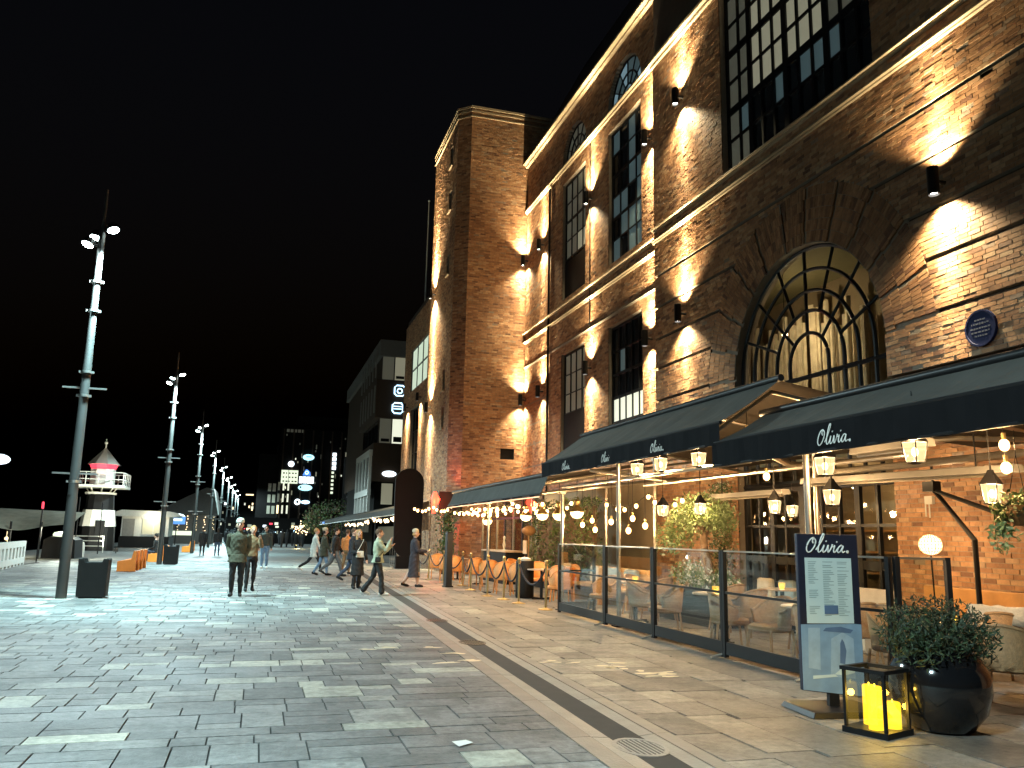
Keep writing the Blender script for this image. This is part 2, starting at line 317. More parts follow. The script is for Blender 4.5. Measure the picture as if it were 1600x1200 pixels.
def slab_field(rows):                                      # rows: (lo, hi, rnd)
    lo = np.array([r[0] for r in rows]); hi = np.array([r[1] for r in rows]); rnd = np.array([r[2] for r in rows]); return lo, hi, rnd
prom = []
y = 0.6
while y < 46:
    d = random.choice([0.26, 0.34, 0.34, 0.44, 0.56]) if y < 30 else random.choice([0.46, 0.6, 0.8])
    x = -9.2+random.uniform(0, 0.5); x1 = drain_x(y+d/2)-0.46
    while x < x1:
        l = random.choice([0.26, 0.34, 0.34, 0.44, 0.56, 0.7]) if y < 30 else random.choice([0.8, 1.1, 1.5])
        e = min(x+l, x1)
        if x1-e < 0.2: e = x1
        r = random.random(); zz = random.uniform(-0.0025, 0.0025); sp = d if random.random() > 0.3 or d < 0.42 else None; cut = random.choice([0.33, 0.5, 0.62])
        if sp: prom.append(((x+0.007, y+0.007, -0.03), (e-0.007, y+d-0.007, zz), r))
        else:
            prom.append(((x+0.007, y+0.007, -0.03), (e-0.007, y+d*cut-0.006, zz), r)); prom.append(((x+0.007, y+d*cut+0.006, -0.03), (e-0.007, y+d-0.007, zz+0.001), random.random()))
        x = e
    y += d
walk = []
x = 0.0; bands = []
while x < 9.0:
    d = random.choice([0.42, 0.5, 0.6, 0.7]); bands.append((x, x+d)); x += d
for a, b in bands:
    y = -1.0+random.uniform(0, 1)
    while y < 44:
        l = random.choice([0.6, 0.8, 1.0, 1.3]); o0 = drain_x(y+l/2)+0.42
        if o0+b < 11.2: walk.append(((o0+a+0.007, y+0.007, -0.03), (o0+b-0.007, y+l-0.007, random.uniform(-0.002, 0.002)), random.random()))
        y += l
unit = MB(); unit.span((0, 0, 0), (1, 1, 1))
def split_field(rows, keep, parent_name, label, mass_name, piece_name, mass_mat, piece_mat):
    par = bpy.data.objects.new(parent_name, None); COL.objects.link(par); tag(par, label, None, None, 'structure')
    sc = []
    for i, (lo, hi, r) in enumerate(rows):
        c = [(lo[0]+hi[0])/2, (lo[1]+hi[1])/2, 0]; p = pix(c); s = 0
        if p and -30 < p[0] < 1630 and p[1] < 1215: s = (hi[0]-lo[0])*(hi[1]-lo[1])/p[2]**3
        sc.append(s)
    order = np.argsort(-np.array(sc)); near = set(int(i) for i in order[:keep] if sc[int(i)] > 0)
    rest = [r for i, r in enumerate(rows) if i not in near]
    lo, hi, rnd = slab_field(rest)
    np_boxes(mass_name, lo, hi, rnd, mass_mat, par, 'stuff', faces=[[4, 5, 6, 7], [0, 1, 5, 4], [1, 2, 6, 5], [2, 3, 7, 6], [3, 0, 4, 7]])
    me = unit.mesh(piece_name, piece_mat)
    for i in near:
        lo, hi, r = rows[i]; o = bpy.data.objects.new(piece_name, me); COL.objects.link(o); o.parent = par
        o.location = lo; o.scale = [hi[k]-lo[k] for k in range(3)]
    return par
split_field(prom, 300, 'promenade_paving', 'grey mixed stone slabs of the promenade', 'distant_slabs', 'paving_slab', 'slab_mass', 'slab_piece')
split_field(walk, 300, 'sidewalk_paving', 'long brown stone slabs beside the terrace', 'distant_walk_slabs', 'walk_slab', 'walk_mass', 'walk_piece')
dr = bpy.data.objects.new('drain_channel', None); COL.objects.link(dr); tag(dr, 'sunk grey stone drain channel between the two pavings', None, None, 'structure')
for k in range(30):
    y0 = -1+k*1.5; b = MB(); a0, a1 = drain_x(y0), drain_x(y0+1.5); z = 0.0
    for (u0, z0), (u1, z1), in (((-0.27, -0.004), (0.02, -0.024)), ((0.02, -0.024), (0.27, -0.004))):
        b.quad((a0+u0, y0+0.006, z0), (a0+u1, y0+0.006, z1), (a1+u1, y0+1.494, z1), (a1+u0, y0+1.494, z0))
    b.quad((a0-0.27, y0+0.006, -0.004), (a0+0.02, y0+0.006, -0.024), (a0+0.27, y0+0.006, -0.004), (a0, y0+0.006, -0.08))
    b.build('channel_stone', 'drain_stone', dr)
    b = MB()
    for s in (-1, 1):
        u0, u1 = (-0.45, -0.28) if s < 0 else (0.28, 0.41)
        b.add([(a0+u0, y0+0.004, -0.03), (a0+u1, y0+0.004, -0.03), (a1+u1, y0+1.496, -0.03), (a1+u0, y0+1.496, -0.03), (a0+u0, y0+0.004, 0.001), (a0+u1, y0+0.004, 0.001), (a1+u1, y0+1.496, 0.001), (a1+u0, y0+1.496, 0.001)], [(4, 5, 6, 7), (0, 1, 5, 4), (1, 2, 6, 5), (2, 3, 7, 6), (3, 0, 4, 7)])
    b.build('edging_stone', 'edge_stone', dr)
for i, (gy, gx) in enumerate(((6.15, 0.0), (12.4, 0.0), (15.6, 0.0))):
    gr = MB(); gr.lathe([(0.20, -0.02), (0.20, 0.004), (0.17, 0.006), (0.165, -0.004)], 20, cap=False, sy=1.45)
    for k in range(9):
        x = -0.15+k*0.0375; h = 0.235*math.sqrt(max(0, 1-(x/0.168)**2)); gr.span((x-0.009, -h, -0.016), (x+0.009, h, 0.003))
    o = gr.build('drain_grate', 'black_metal' if i else 'drain_stone', dr, loc=(drain_x(gy)+gx, gy, -0.012))
def blob(name, cx, cy, rx, ry, m, z=0.006, n=22, rough=0.45, rot=0.0):
    b = MB(); P = []
    ph = [random.uniform(0, 6.28) for _ in range(4)]
    for k in range(n):
        t = 2*math.pi*k/n; r = 1+rough*(0.5*math.sin(2*t+ph[0])+0.4*math.sin(3*t+ph[1])+0.3*math.sin(5*t+ph[2])+0.2*math.sin(7*t+ph[3]))*0.7
        x, y = rx*r*math.cos(t), ry*r*math.sin(t); P.append((cx+x*math.cos(rot)-y*math.sin(rot), cy+x*math.sin(rot)+y*math.cos(rot), z))
    b.quad(*P); return b.build(name, m)

# ================================================================== BRICKWORK
BL, BH, BJ = 0.228, 0.066, 0.011
PITCH = BH+BJ
def sub(iv, a, b):
    out = []
    for p, q in iv:
        if b <= p or a >= q: out.append((p, q)); continue
        if a > p: out.append((p, a))
        if b < q: out.append((b, q))
    return [t for t in out if t[1]-t[0] > 0.03]
class Wall:
    """courses of bricks on a plane: origin O, direction U along the wall, N outward; holes(z)->list of gaps; grooves: heights of recessed courses"""
    def __init__(s, O, U, N, span, z0, z1, holes=lambda z: [], grooves=(), thick=0.35, groove_d=0.10):
        s.O, s.U, s.N = np.array(O, float), np.array(U, float), np.array(N, float)
        B = []; Mo = []; Gv = []
        gk = set(int(round((gz-z0)/PITCH)) for gz in grooves)
        nk = int((z1-z0)/PITCH)
        for k in range(nk):
            za = z0+k*PITCH; iv = [span]
            for a, b in holes(za+BH/2): iv = sub(iv, a, b)
            gv = k in gk
            for a, b in iv:
                (Gv if gv else Mo).append(((a, -thick, za-BJ/2), (b, -groove_d if gv else -0.007, za+BH+BJ/2)))
                if gv: continue
                u = a-(0 if k % 2 == 0 else BL/2+random.choice([0, 0.06]))
                while u < b:
                    p, q = max(u, a), min(u+BL, b)
                    if q-p > 0.02: B.append((p, za, q, za+BH, random.gauss(0, 0.0028)))
                    u += BL+BJ
        s.B = B; s.Mo = Mo; s.Gv = Gv
    def T(s, V):
        return s.O[None]+V[:, :1]*s.U[None]+V[:, 1:2]*s.N[None]+V[:, 2:3]*np.array([[0, 0, 1.0]])
    def world(s, u, d, z): return tuple(s.O+u*s.U+d*s.N+np.array([0, 0, z]))
    def build(s, parent, pick=None, keep=0):
        B = s.B; lo = np.array([(b[0], -0.03, b[1]) for b in B]); hi = np.array([(b[2], b[4], b[3]) for b in B]); n = len(B)
        own = np.zeros(n, bool)
        if keep:
            sc = np.full(n, -1.0)
            for i, b in enumerate(B):
                if b[2]-b[0] < 0.2: continue
                u, z = (b[0]+b[2])/2, (b[1]+b[3])/2
                if pick(u, z):
                    p = pix(s.world(u, 0, z))
                    if p and 0 < p[0] < 1600 and 0 < p[1] < 1200: sc[i] = 1/p[2]
            od = np.argsort(-sc)[:keep]; own[od] = sc[od] > 0
        r = rng.uniform(0, 1, n); r = np.clip(0.5+(r-0.5)*1.0, 0, 1)
        m = ~own
        np_boxes('brickwork', lo[m], hi[m], r[m], 'brick_mass', parent, 'stuff', s.T, [[3, 2, 1, 0], [4, 5, 6, 7], [1, 2, 6, 5], [2, 3, 7, 6], [3, 0, 4, 7]])
        mo = np.array(s.Mo); np_boxes('mortar', mo[:, 0], mo[:, 1], np.zeros(len(mo)), 'mortar', parent, None, s.T, [[3, 2, 1, 0], [4, 5, 6, 7], [1, 2, 6, 5], [2, 3, 7, 6], [3, 0, 4, 7]])
        if s.Gv: gv = np.array(s.Gv); np_boxes('groove_course', gv[:, 0], gv[:, 1], np.zeros(len(gv)), 'plaster_dark', parent, 'stuff', s.T, [[3, 2, 1, 0], [4, 5, 6, 7], [1, 2, 6, 5], [2, 3, 7, 6], [3, 0, 4, 7]])
        me = unit.mesh('brick', 'brick_piece')
        for i in np.nonzero(own)[0]:
            o = bpy.data.objects.new('brick', me); COL.objects.link(o); o.parent = parent
            a, b = s.world(*lo[i]), s.world(*hi[i]); o.location = [min(a[k], b[k]) for k in range(3)]; o.scale = [abs(a[k]-b[k]) for k in range(3)]
FX = 10.5        # street face of the near bay
GX = 10.75       # recessed middle part
bld = thing('brick_building', 'tall brick warehouse with lit wall lights and large black windows', 'building', (0, 0, 0))
AC, AR, AZ = 14.43, 2.48, 5.2       # centre, radius and springing height of the great arch
RING = AR+1.2
def bay_holes(z):
    h = []
    if z < AZ: h.append((AC-AR, AC+AR))
    elif z < AZ+RING:
        c = math.sqrt(max(0, RING**2-(z-AZ)**2)); h.append((AC-c, AC+c))
    if 10.5 < z < 16.2: h.append((11.84, 17.2))
    return h
GR = [4.4, 5.3, 6.2, 7.1, 8.0, 8.9]
bay = Wall((FX, 0, 0), (0, 1, 0), (-1, 0, 0), (3.0, 21.0), 0.0, 16.0, bay_holes, GR)
bay.build(bld, lambda u, z: u < 11.9 and (4.5 < z < 7.0 or 1.0 < z < 2.4), 300)
# radial brickwork of the great arch: voussoir bricks in five rings, with radial grooves
lo_, cells, rv = [], [], []
V8, F8, RN = [], [], []
gang = []
for gz in (5.3, 6.2, 7.1, 8.0):
    t = math.asin(min(1, (gz-AZ)/RING)); gang += [t, math.pi-t]
gang += [math.pi/2-0.12, math.pi/2+0.12, math.pi/2-0.42, math.pi/2+0.42]
for k in range(5):
    r0 = AR+0.02+k*0.236; r1 = r0+0.225; n = int(math.pi*(r0+0.11)/PITCH)
    for j in range(n):
        t0 = math.pi*(j+0.07)/n; t1 = math.pi*(j+0.93)/n; tm = (t0+t1)/2
        if any(abs(tm-q)*r0 < 0.038 for q in gang): continue
        d = random.gauss(0, 0.0028); o = len(V8)
        for dd in (-0.03, d):
            for rr, tt in ((r0, t0), (r1, t0), (r1, t1), (r0, t1)): V8.append((FX-dd, AC+rr*math.cos(tt), AZ+rr*math.sin(tt)))
        F8 += [[o+4, o+5, o+6, o+7], [o, o+1, o+5, o+4], [o+1, o+2, o+6, o+5], [o+2, o+3, o+7, o+6], [o+3, o, o+4, o+7]]; RN += [random.random()*0.75]*5
np_mesh('arch_brickwork', np.array(V8), np.array(F8), RN, 'brick_mass', bld, 'stuff')
rm = MB(); n = 48
for j in range(n):
    t0, t1 = math.pi*j/n, math.pi*(j+1)/n
    dd = 0.045 if any(t0-0.001 < q < t1 for q in gang) else 0.008
    P = lambda r, t, x: (x, AC+r*math.cos(t), AZ+r*math.sin(t))
    rm.quad(P(AR, t0, FX+dd), P(RING+0.03, t0, FX+dd), P(RING+0.03, t1, FX+dd), P(AR, t1, FX+dd))
    rm.quad(P(AR, t0, FX+dd), P(AR, t1, FX+dd), P(AR, t1, FX+0.4), P(AR, t0, FX+0.4))
rm.build('arch_mortar', 'mortar', bld)
rb = MB()
for j in range(n):
    t0, t1 = math.pi*j/n, math.pi*(j+1)/n
    P = lambda r, t, x: (x, AC+r*math.cos(t), AZ+r*math.sin(t))
    for x in (FX+0.115, FX+0.34): rb.quad(P(AR+0.005, t0, x), P(RING+0.1, t0, x), P(RING+0.1, t1, x), P(AR+0.005, t1, x))
rb.build('arch_backing', 'plaster_dark', bld)
# recessed middle part
def rec_holes(z):
    h = []
    for a, b in ((22.35, 24.95), (27.05, 29.5)):
        if 10.6 < z < 15.4 or 4.5 < z < 8.45: h.append((a, b))
        if 16.2 < z < 16.2+1.4:
            m, r = (a+b)/2, (b-a)/2+0.03; c = math.sqrt(max(0, r*r-(z-16.2)**2)); h.append((m-c, m+c))
    return h
rec = Wall((GX, 0, 0), (0, 1, 0), (-1, 0, 0), (21.0, 34.2), 2.6, 18.3, rec_holes, ())
# the rusticated end panel has its own recessed courses
rec.B = [b for b in rec.B if not (b[0] > 30.95 and any(abs(b[1]-(gz-0.03)) < PITCH/2 for gz in (4.4, 5.3, 6.2, 7.1, 8.0, 11.2, 12.1, 13.0, 13.9, 14.8)))]
rec.build(bld)
# string courses and cornices
def trim(name, x, y0, y1, z0, z1, out, m='stone_trim', parent=None):
    b = MB(); b.prism([(0.02, z0), (-out*0.45, z0+0.02), (-out*0.5, z0+(z1-z0)*0.45), (-out, z0+(z1-z0)*0.55), (-out, z1-0.03), (-out*0.8, z1), (0.02, z1)], (x, y0, 0), (1, 0, 0), (0, 0, 1), (0, y1-y0, 0)); return b.build(name, m, parent or bld)
trim('string_course', FX, 3.0, 21.04, 9.98, 10.10, 0.09); trim('string_course', FX, 3.0, 21.0, 10.32, 10.44, 0.11)
trim('string_course', GX, 21.0, 34.2, 9.85, 9.97, 0.11); trim('string_course', GX, 21.0, 34.2, 10.22, 10.36, 0.14)
trim('cornice', FX, 3.0, 21.04, 15.55, 15.8, 0.14); trim('cornice', GX, 21.0, 34.2, 15.9, 16.1, 0.12); trim('top_cornice', GX, 3.0, 34.2, 18.15, 18.4, 0.24)
trim('cornice_band', GX, 21.0, 34.2, 8.75, 8.85, 0.04, 'mortar')
b = MB(); b.span((FX+0.05, 3.0, 15.9), (FX+0.4, 21.0, 18.2)); b.build('attic_wall', 'plaster_dark', bld)
b = MB(); b.add([(GX-0.05, 3, 18.42), (GX-0.05, 34.2, 18.42), (13.2, 33.4, 23.4), (13.2, 3, 23.4), (22, 3, 23.6), (22, 33.4, 23.6)], [(0, 1, 2, 3), (3, 2, 5, 4)]); b.quad((GX, 34.2, 18.42), (13.2, 33.4, 23.4), (22, 33.4, 23.6), (22, 34.2, 18.42)); b.build('roof', 'roof_dark', bld)
b = MB(); b.span((13.2, 3.0, 0), (13.4, 34.2, 18.3)); b.build('rear_wall', 'plaster_dark', bld)
b = MB(); b.tube([(GX-0.06, 30.9, 2.8), (GX-0.06, 30.9, 15.8)], 0.045, 8); b.build('downpipe', 'black_metal', bld, True)
b = MB(); b.tube([(GX-0.05, 24.2+2.3, 8.9), (GX-0.05, 26.5, 15.8)], 0.02, 6); b.build('conduit', 'black_metal', bld, True)

def window(parent, x, y0, y1, z0, z1, cols, rows, litfn, name='window', fr=0.07, bar=0.035, inset=0.18, wide=(), tall=(), widths=None):
    """a window in a wall facing the street: frame mesh is the part, panes are its sub-parts"""
    X = x+inset; b = MB(); b.span((X-0.05, y0, z0), (X+0.05, y0+fr, z1)); b.span((X-0.05, y1-fr, z0), (X+0.05, y1, z1))
    b.span((X-0.052, y0+fr, z0), (X+0.048, y1-fr, z0+fr)); b.span((X-0.052, y0+fr, z1-fr), (X+0.048, y1-fr, z1))
    ys = [y0+fr+(y1-y0-2*fr)*k/cols for k in range(cols+1)]; zs = [z0+fr+(z1-z0-2*fr)*k/rows for k in range(rows+1)]
    hw = lambda k: bar*2.4 if k in wide else bar; hz = lambda k: bar*2.6 if k in tall else bar
    for k in range(1, cols): b.span((X-0.045, ys[k]-hw(k)/2, z0+fr), (X+0.03, ys[k]+hw(k)/2, z1-fr))
    for k in range(1, rows): b.span((X-0.038, y0+fr, zs[k]-hz(k)/2), (X+0.025, y1-fr, zs[k]+hz(k)/2))
    wd = b.build(name, 'black_metal', parent)
    for i in range(cols):
        for j in range(rows):
            m = litfn(i, j)
            if m is None: continue
            p = MB(); t = random.uniform(-0.006, 0.006); p.add([(X+t, ys[i], zs[j]), (X-t, ys[i+1], zs[j]), (X-t, ys[i+1], zs[j+1]), (X+t, ys[i], zs[j+1])], [(0, 1, 2, 3)]); p.build('pane', m, wd)
    return wd
# great upper window of the bay (columns run from near to far)
def big_lit(i, j):
    c = 10-i
    if j < 2: return 'pane_cool' if (c in (1, 4, 6, 7, 8) and j == 1) else 'pane_dark' if c > 1 else 'pane_dim'
    if c <= 1: return 'pane_dim'
    if j >= 5: return 'pane_dim' if (c+j) % 3 else 'pane_lit'
    return 'pane_lit' if c in (2, 3, 4, 5, 6, 7) else 'pane_dim'
window(bld, FX, 11.84, 17.2, 10.5, 16.2, 11, 7, big_lit, fr=0.10, bar=0.075, wide=(9, 6, 3), tall=(2, 4), inset=0.22)
for (a, c2, lits) in (((22.35), 24.95, 0), (27.05, 29.5, 1)):
    window(bld, GX, a, c2, 10.62, 15.38, 4, 6, (lambda i, j: 'pane_cool' if random.random() < 0.45 else 'pane_dark') if lits == 0 else (lambda i, j: None if j < 2 else 'pane_lit' if (i < 2 and j == 2) else 'pane_dim'), tall=(2, 4))
    window(bld, GX, a, c2, 5.2 if lits == 0 else 4.55, 8.43, 5 if lits == 0 else 4, 4 if lits == 0 else 5, (lambda i, j: 'pane_bright' if j == 0 else 'pane_cool' if (j == 2 and i == 3) else 'pane_dark') if lits == 0 else (lambda i, j: 'pane_dim' if j > 1 else None), tall=(1, 2))
    if lits:
        for z0, z1 in ((10.7, 12.1), (4.6, 6.1)):
            b = MB(); b.span((GX+0.1, a+0.08, z0), (GX+0.16, c2-0.08, z1)); b.build('spandrel_panel', 'black_paint', bld)
    # fan light over it
    m_, r_ = (a+c2)/2, (c2-a)/2; X = GX+0.16; b = MB()
    for rr in (r_-0.03, r_*0.62, r_*0.3):
        b.tube([(X, m_+rr*math.cos(math.pi*k/20), 16.22+rr*math.sin(math.pi*k/20)) for k in range(21)], 0.035, 6)
    for k in range(1, 6):
        t = math.pi*k/6; b.tube([(X, m_+r_*0.3*math.cos(t), 16.22+r_*0.3*math.sin(t)), (X, m_+r_*math.cos(t), 16.22+r_*math.sin(t))], 0.025, 6)
    b.tube([(X, m_-r_, 16.25), (X, m_+r_, 16.25)], 0.04, 6)
    wd = b.build('fan_window', 'black_metal', bld)
    for k in range(6):
        for q0, q1 in ((0.0, 0.3), (0.3, 0.62), (0.62, 1.0)):
            t0, t1 = math.pi*k/6, math.pi*(k+1)/6; p = MB(); X2 = X+0.02
            arc = [(q1, t0+(t1-t0)*s/4) for s in range(5)]+[(q0, t1-(t1-t0)*s/4) for s in range(5)]
            if q0 == 0: arc = arc[:6]
            p.quad(*[(X2, m_+r_*q*math.cos(t), 16.22+r_*q*math.sin(t)) for q, t in arc])
            p.build('pane', ('pane_blue' if random.random() < 0.6 else 'pane_cool') if lits == 0 else 'pane_dim', wd)
# the great arch: radial glazing bars, panes and the room behind
X = FX+0.22; RINGS = [1.0, 0.81, 0.63, 0.46, 0.27]; ab = MB()
for i, q in enumerate(RINGS):
    r = AR*q-0.03; ab.tube([(X, AC+r, 2.75)]+[(X, AC+r*math.cos(math.pi*k/32), AZ+r*math.sin(math.pi*k/32)) for k in range(33)]+[(X, AC-r, 2.75)], 0.05 if i == 0 else 0.04, 6)
for k in range(1, 8):
    t = math.pi*k/8; q0 = 0.46 if k % 2 else 0.27
    ab.tube([(X, AC+AR*q0*math.cos(t), AZ+AR*q0*math.sin(t)), (X, AC+AR*math.cos(t), AZ+AR*math.sin(t))], 0.035, 6)
ab.tube([(X, AC-AR, AZ-0.28), (X, AC+AR, AZ-0.28)], 0.05, 6); ab.tube([(X, AC-AR, 2.75), (X, AC+AR, 2.75)], 0.07, 6)
aw = ab.build('arched_window', 'black_metal', bld)
for i in range(4):
    for k in range(8):
        q1, q0 = RINGS[i], RINGS[i+1]; t0, t1 = math.pi*k/8, math.pi*(k+1)/8
        arc = [(q1, t0+(t1-t0)*s/4) for s in range(5)]+[(q0, t1-(t1-t0)*s/4) for s in range(5)]
        p = MB(); p.quad(*[(X+0.015, AC+AR*q*math.cos(t), AZ+AR*q*math.sin(t)) for q, t in arc]); p.build('pane', 'window_glass', aw)
p = MB(); p.quad(*[(X+0.015, AC+AR*0.27*math.cos(math.pi*k/8), AZ+AR*0.27*math.sin(math.pi*k/8)) for k in range(9)]); p.build('pane', 'window_glass', aw)
for a, b_ in ((-1, -0.81), (-0.81, -0.63), (-0.63, -0.46), (-0.46, -0.27), (-0.27, 0.27), (0.27, 0.46), (0.46, 0.63), (0.63, 0.81), (0.81, 1)):
    p = MB(); p.quad((X+0.015, AC+AR*a, 2.8), (X+0.015, AC+AR*b_, 2.8), (X+0.015, AC+AR*b_, AZ), (X+0.015, AC+AR*a, AZ)); p.build('pane', 'window_glass', aw)
# room behind the arch
rm = MB(); x0, x1 = FX+0.36, 13.15
rm.quad((x1, 11.5, 0), (x1, 20.8, 0), (x1, 20.8, 8.2), (x1, 11.5, 8.2)); rm.quad((x0, 11.5, 0), (x1, 11.5, 0), (x1, 11.5, 8.2), (x0, 11.5, 8.2)); rm.quad((x0, 20.8, 0), (x1, 20.8, 0), (x1, 20.8, 8.2), (x0, 20.8, 8.2))
rm.build('room_wall', 'interior', bld)
b = MB(); b.span((x0, 11.5, 7.9), (x1, 20.8, 8.0)); b.span((x0+0.3, 11.52, 6.55), (x1, 12.6, 6.75)); b.build('room_ceiling', 'ceiling_cream', bld)
b = MB(); b.span((x0+0.05, 11.52, 3.2), (x1-0.02, 20.78, 3.35)); b.build('room_floor', 'interior', bld)
for k in range(34):                                            # hanging pleated curtain
    yy = 15.0+k*0.155+random.uniform(-0.03, 0.03)
    if random.random() < 0.3: continue
    b = MB(); h = 7.0+random.uniform(-0.5, 0.35); P = [(yy+0.05*math.cos(t)*(1+0.3*random.random()), 12.75+0.06*math.sin(t)) for t in np.linspace(0, 2*math.pi, 9)[:-1]]
    b.loft([[(px_, py_, 3.4) for py_, px_ in P], [(px_+0.01, py_+random.uniform(-.03, .03), h) for py_, px_ in P]]); b.build('curtain_fold', 'curtain', bld)
rl = thing('ceiling_lamp', 'small warm lamp glowing inside the room behind the arched window', 'lamp', (11.7, 16.6, 6.4))
b = MB(); b.ball((0, 0, 0), 0.07); b.build('bulb', 'bulb_soft', rl, True); b = MB(); b.tube([(0, 0, 0.06), (0, 0, 1.7)], 0.008, 6); b.build('cord', 'black_metal', rl)
light('POINT', 'room_light', (0, 0, -0.02), 75, (1.0, 0.80, 0.50), rl, 0.10)
# ground-floor glazed doors inside the arch
def door_lit(i, j): return 'smoke_glass'
window(bld, FX, AC-AR+0.02, AC+0.35, 0.35, 2.68, 5, 3, door_lit, name='glazed_door', fr=0.09, bar=0.06, wide=(2,), tall=(1,), inset=0.2)
window(bld, FX, AC+0.35, AC+AR-0.02, 0.35, 2.68, 4, 3, door_lit, name='glazed_door', fr=0.09, bar=0.06, wide=(2,), tall=(1,), inset=0.2)
b = MB(); b.span((FX+0.12, AC-AR, 0.0), (FX+0.4, AC+AR, 0.35)); b.build('plinth', 'black_paint', bld)
b = MB()
for zz in (0.9, 1.35, 1.8): b.span((12.7, 12.2, zz), (13.1, 16.9, zz+0.04))
b.build('room_shelf', 'wood', bld)
l2 = thing('bar_lamp', 'dim warm lamp inside the ground floor room', 'lamp', (12.0, 14.8, 2.75)); b = MB(); b.ball((0, 0, 0), 0.08); b.build('bulb', 'bulb_soft', l2, True); b = MB(); b.tube([(0, 0, 0.07), (0, 0, 0.45)], 0.008, 6); b.build('cord', 'black_metal', l2)
light('POINT', 'bar_light', (0, 0, -0.05), 22, (1.0, 0.72, 0.40), l2, 0.1)
# round plaque
pl = thing('wall_plaque', 'round dark blue plaque on the brick above the near awning', 'plaque', (FX-0.02, 9.85, 4.85))
b = MB(); b.loft([[(0, 0.29*math.cos(t), 0.29*math.sin(t)) for t in np.linspace(0, 6.283, 29)[:-1]], [(-0.05, 0.29*math.cos(t), 0.29*math.sin(t)) for t in np.linspace(0, 6.283, 29)[:-1]], [(-0.05, 0.26*math.cos(t), 0.26*math.sin(t)) for t in np.linspace(0, 6.283, 29)[:-1]], [(-0.04, 0.255*math.cos(t), 0.255*math.sin(t)) for t in np.linspace(0, 6.283, 29)[:-1]]]); b.build('disc', 'plaque_blue', pl)
b = MB()
for zz, hw in ((0.13, 0.10), (0.07, 0.16), (0.0, 0.19), (-0.06, 0.17), (-0.12, 0.12)):
    y = -hw
    while y < hw: l = random.uniform(0.02, 0.06); b.span((-0.046, y, zz-0.012), (-0.04, min(y+l, hw), zz+0.012)); y += l+0.015
b.build('lettering', 'cl_plaque', pl)

# ------------------------------------------------------------------ the brick stair tower
TY, TX0, TXC, TYC, TY1, TZ = 34.2, 7.54, 8.05, 34.71, 39.85, 20.75
tw = thing('brick_tower', 'square brick tower with chamfered corner and lit stone cornice', 'tower')
nf = Wall((0, TY, 0), (1, 0, 0), (0, -1, 0), (TXC, 13.0), 0.0, TZ, lambda z: [(9.74, 10.36)] if 4.8 < z < 5.24 else [], thick=0.3); nf.build(tw)
sl = (TXC-TX0)*math.sqrt(2); u_ = np.array([1, -1, 0])/math.sqrt(2)
cf = Wall((TX0, TYC, 0), u_, np.array([-1, -1, 0])/math.sqrt(2), (0.0, sl), 0.0, TZ, thick=0.3); cf.build(tw)
slits = (18.6, 16.4, 13.3, 7.9, 6.2)
sf = Wall((TX0, 0, 0), (0, 1, 0), (-1, 0, 0), (TYC, TY1), 0.0, TZ, lambda z: [(35.75, 36.25)] if any(q < z < q+0.95 for q in slits) else [], thick=0.3); sf.build(tw)
for q in slits:
    b = MB(); b.span((TX0+0.14, 35.72, q-0.03), (TX0+0.2, 36.28, q+1.0)); b.build('dark_opening', 'black_paint', tw)
    b = MB(); b.span((TX0-0.07, 35.68, q-0.09), (TX0+0.14, 36.32, q-0.01)); b.build('sill', 'stone_trim', tw)
b = MB(); b.span((9.7, TY+0.1, 4.76), (10.4, TY+0.14, 5.28)); b.build('dark_opening', 'black_paint', tw)
for z0, z1, out in ((TZ-0.46, TZ-0.40, 0.05), (TZ-0.22, TZ-0.14, 0.06), (TZ-0.04, TZ+0.06, 0.08)):
    b = MB(); o = out; P = [(13, TY-o), (TXC-o*0.4, TY-o), (TX0-o, TYC-o*0.4), (TX0-o, TY1+o), (13, TY1+o)]
    b.loft([[(p[0], p[1], z0) for p in P], [(p[0], p[1], z1) for p in P]]); b.build('cornice', 'stone_trim', tw)
b = MB(); b.span((TX0+0.35, TY+0.55, 0), (12.9, TY1, TZ-0.1)); b.build('core', 'plaster_dark', tw)
# ------------------------------------------------------------------ the building beyond the tower
bb = thing('far_brick_wing', 'brick wing beyond the tower with narrow lit piers and a bright tall window', 'building')
WX = 8.5
wy = Wall((WX, 0, 0), (0, 1, 0), (-1, 0, 0), (39.86, 53.0), 0.0, 14.8, lambda z: ([(45.2, 50.6)] if 10.15 < z < 12.8 else [])+([(47.3, 50.0)] if 1 < z < 9.0 else []), thick=0.3); wy.build(bb)
def lit3(i, j): return 'pane_green'
window(bb, WX, 45.2, 50.6, 10.15, 12.8, 3, 2, lit3, bar=0.09, inset=0.1)
window(bb, WX, 47.3, 50.0, 1.0, 9.0, 3, 6, lambda i, j: 'pane_dark', inset=0.2)
b = MB(); b.span((WX+0.1, 39.9, 14.8), (16, 53.0, 15.2)); b.span((WX+1.5, 40, 0), (WX+1.6, 53, 14.8)); b.build('roof', 'roof_dark', bb)
fp = thing('flagpole', 'thin pale flagpole standing on the roof beyond the tower', 'flagpole', (9.0, 49.5, 14.8)); b = MB(); b.tube([(0, 0, 0), (0, 0, 7.6)], [0.05, 0.025], 8); b.ball((0, 0, 7.6), 0.07); b.build('pole', 'off_white', fp, True)

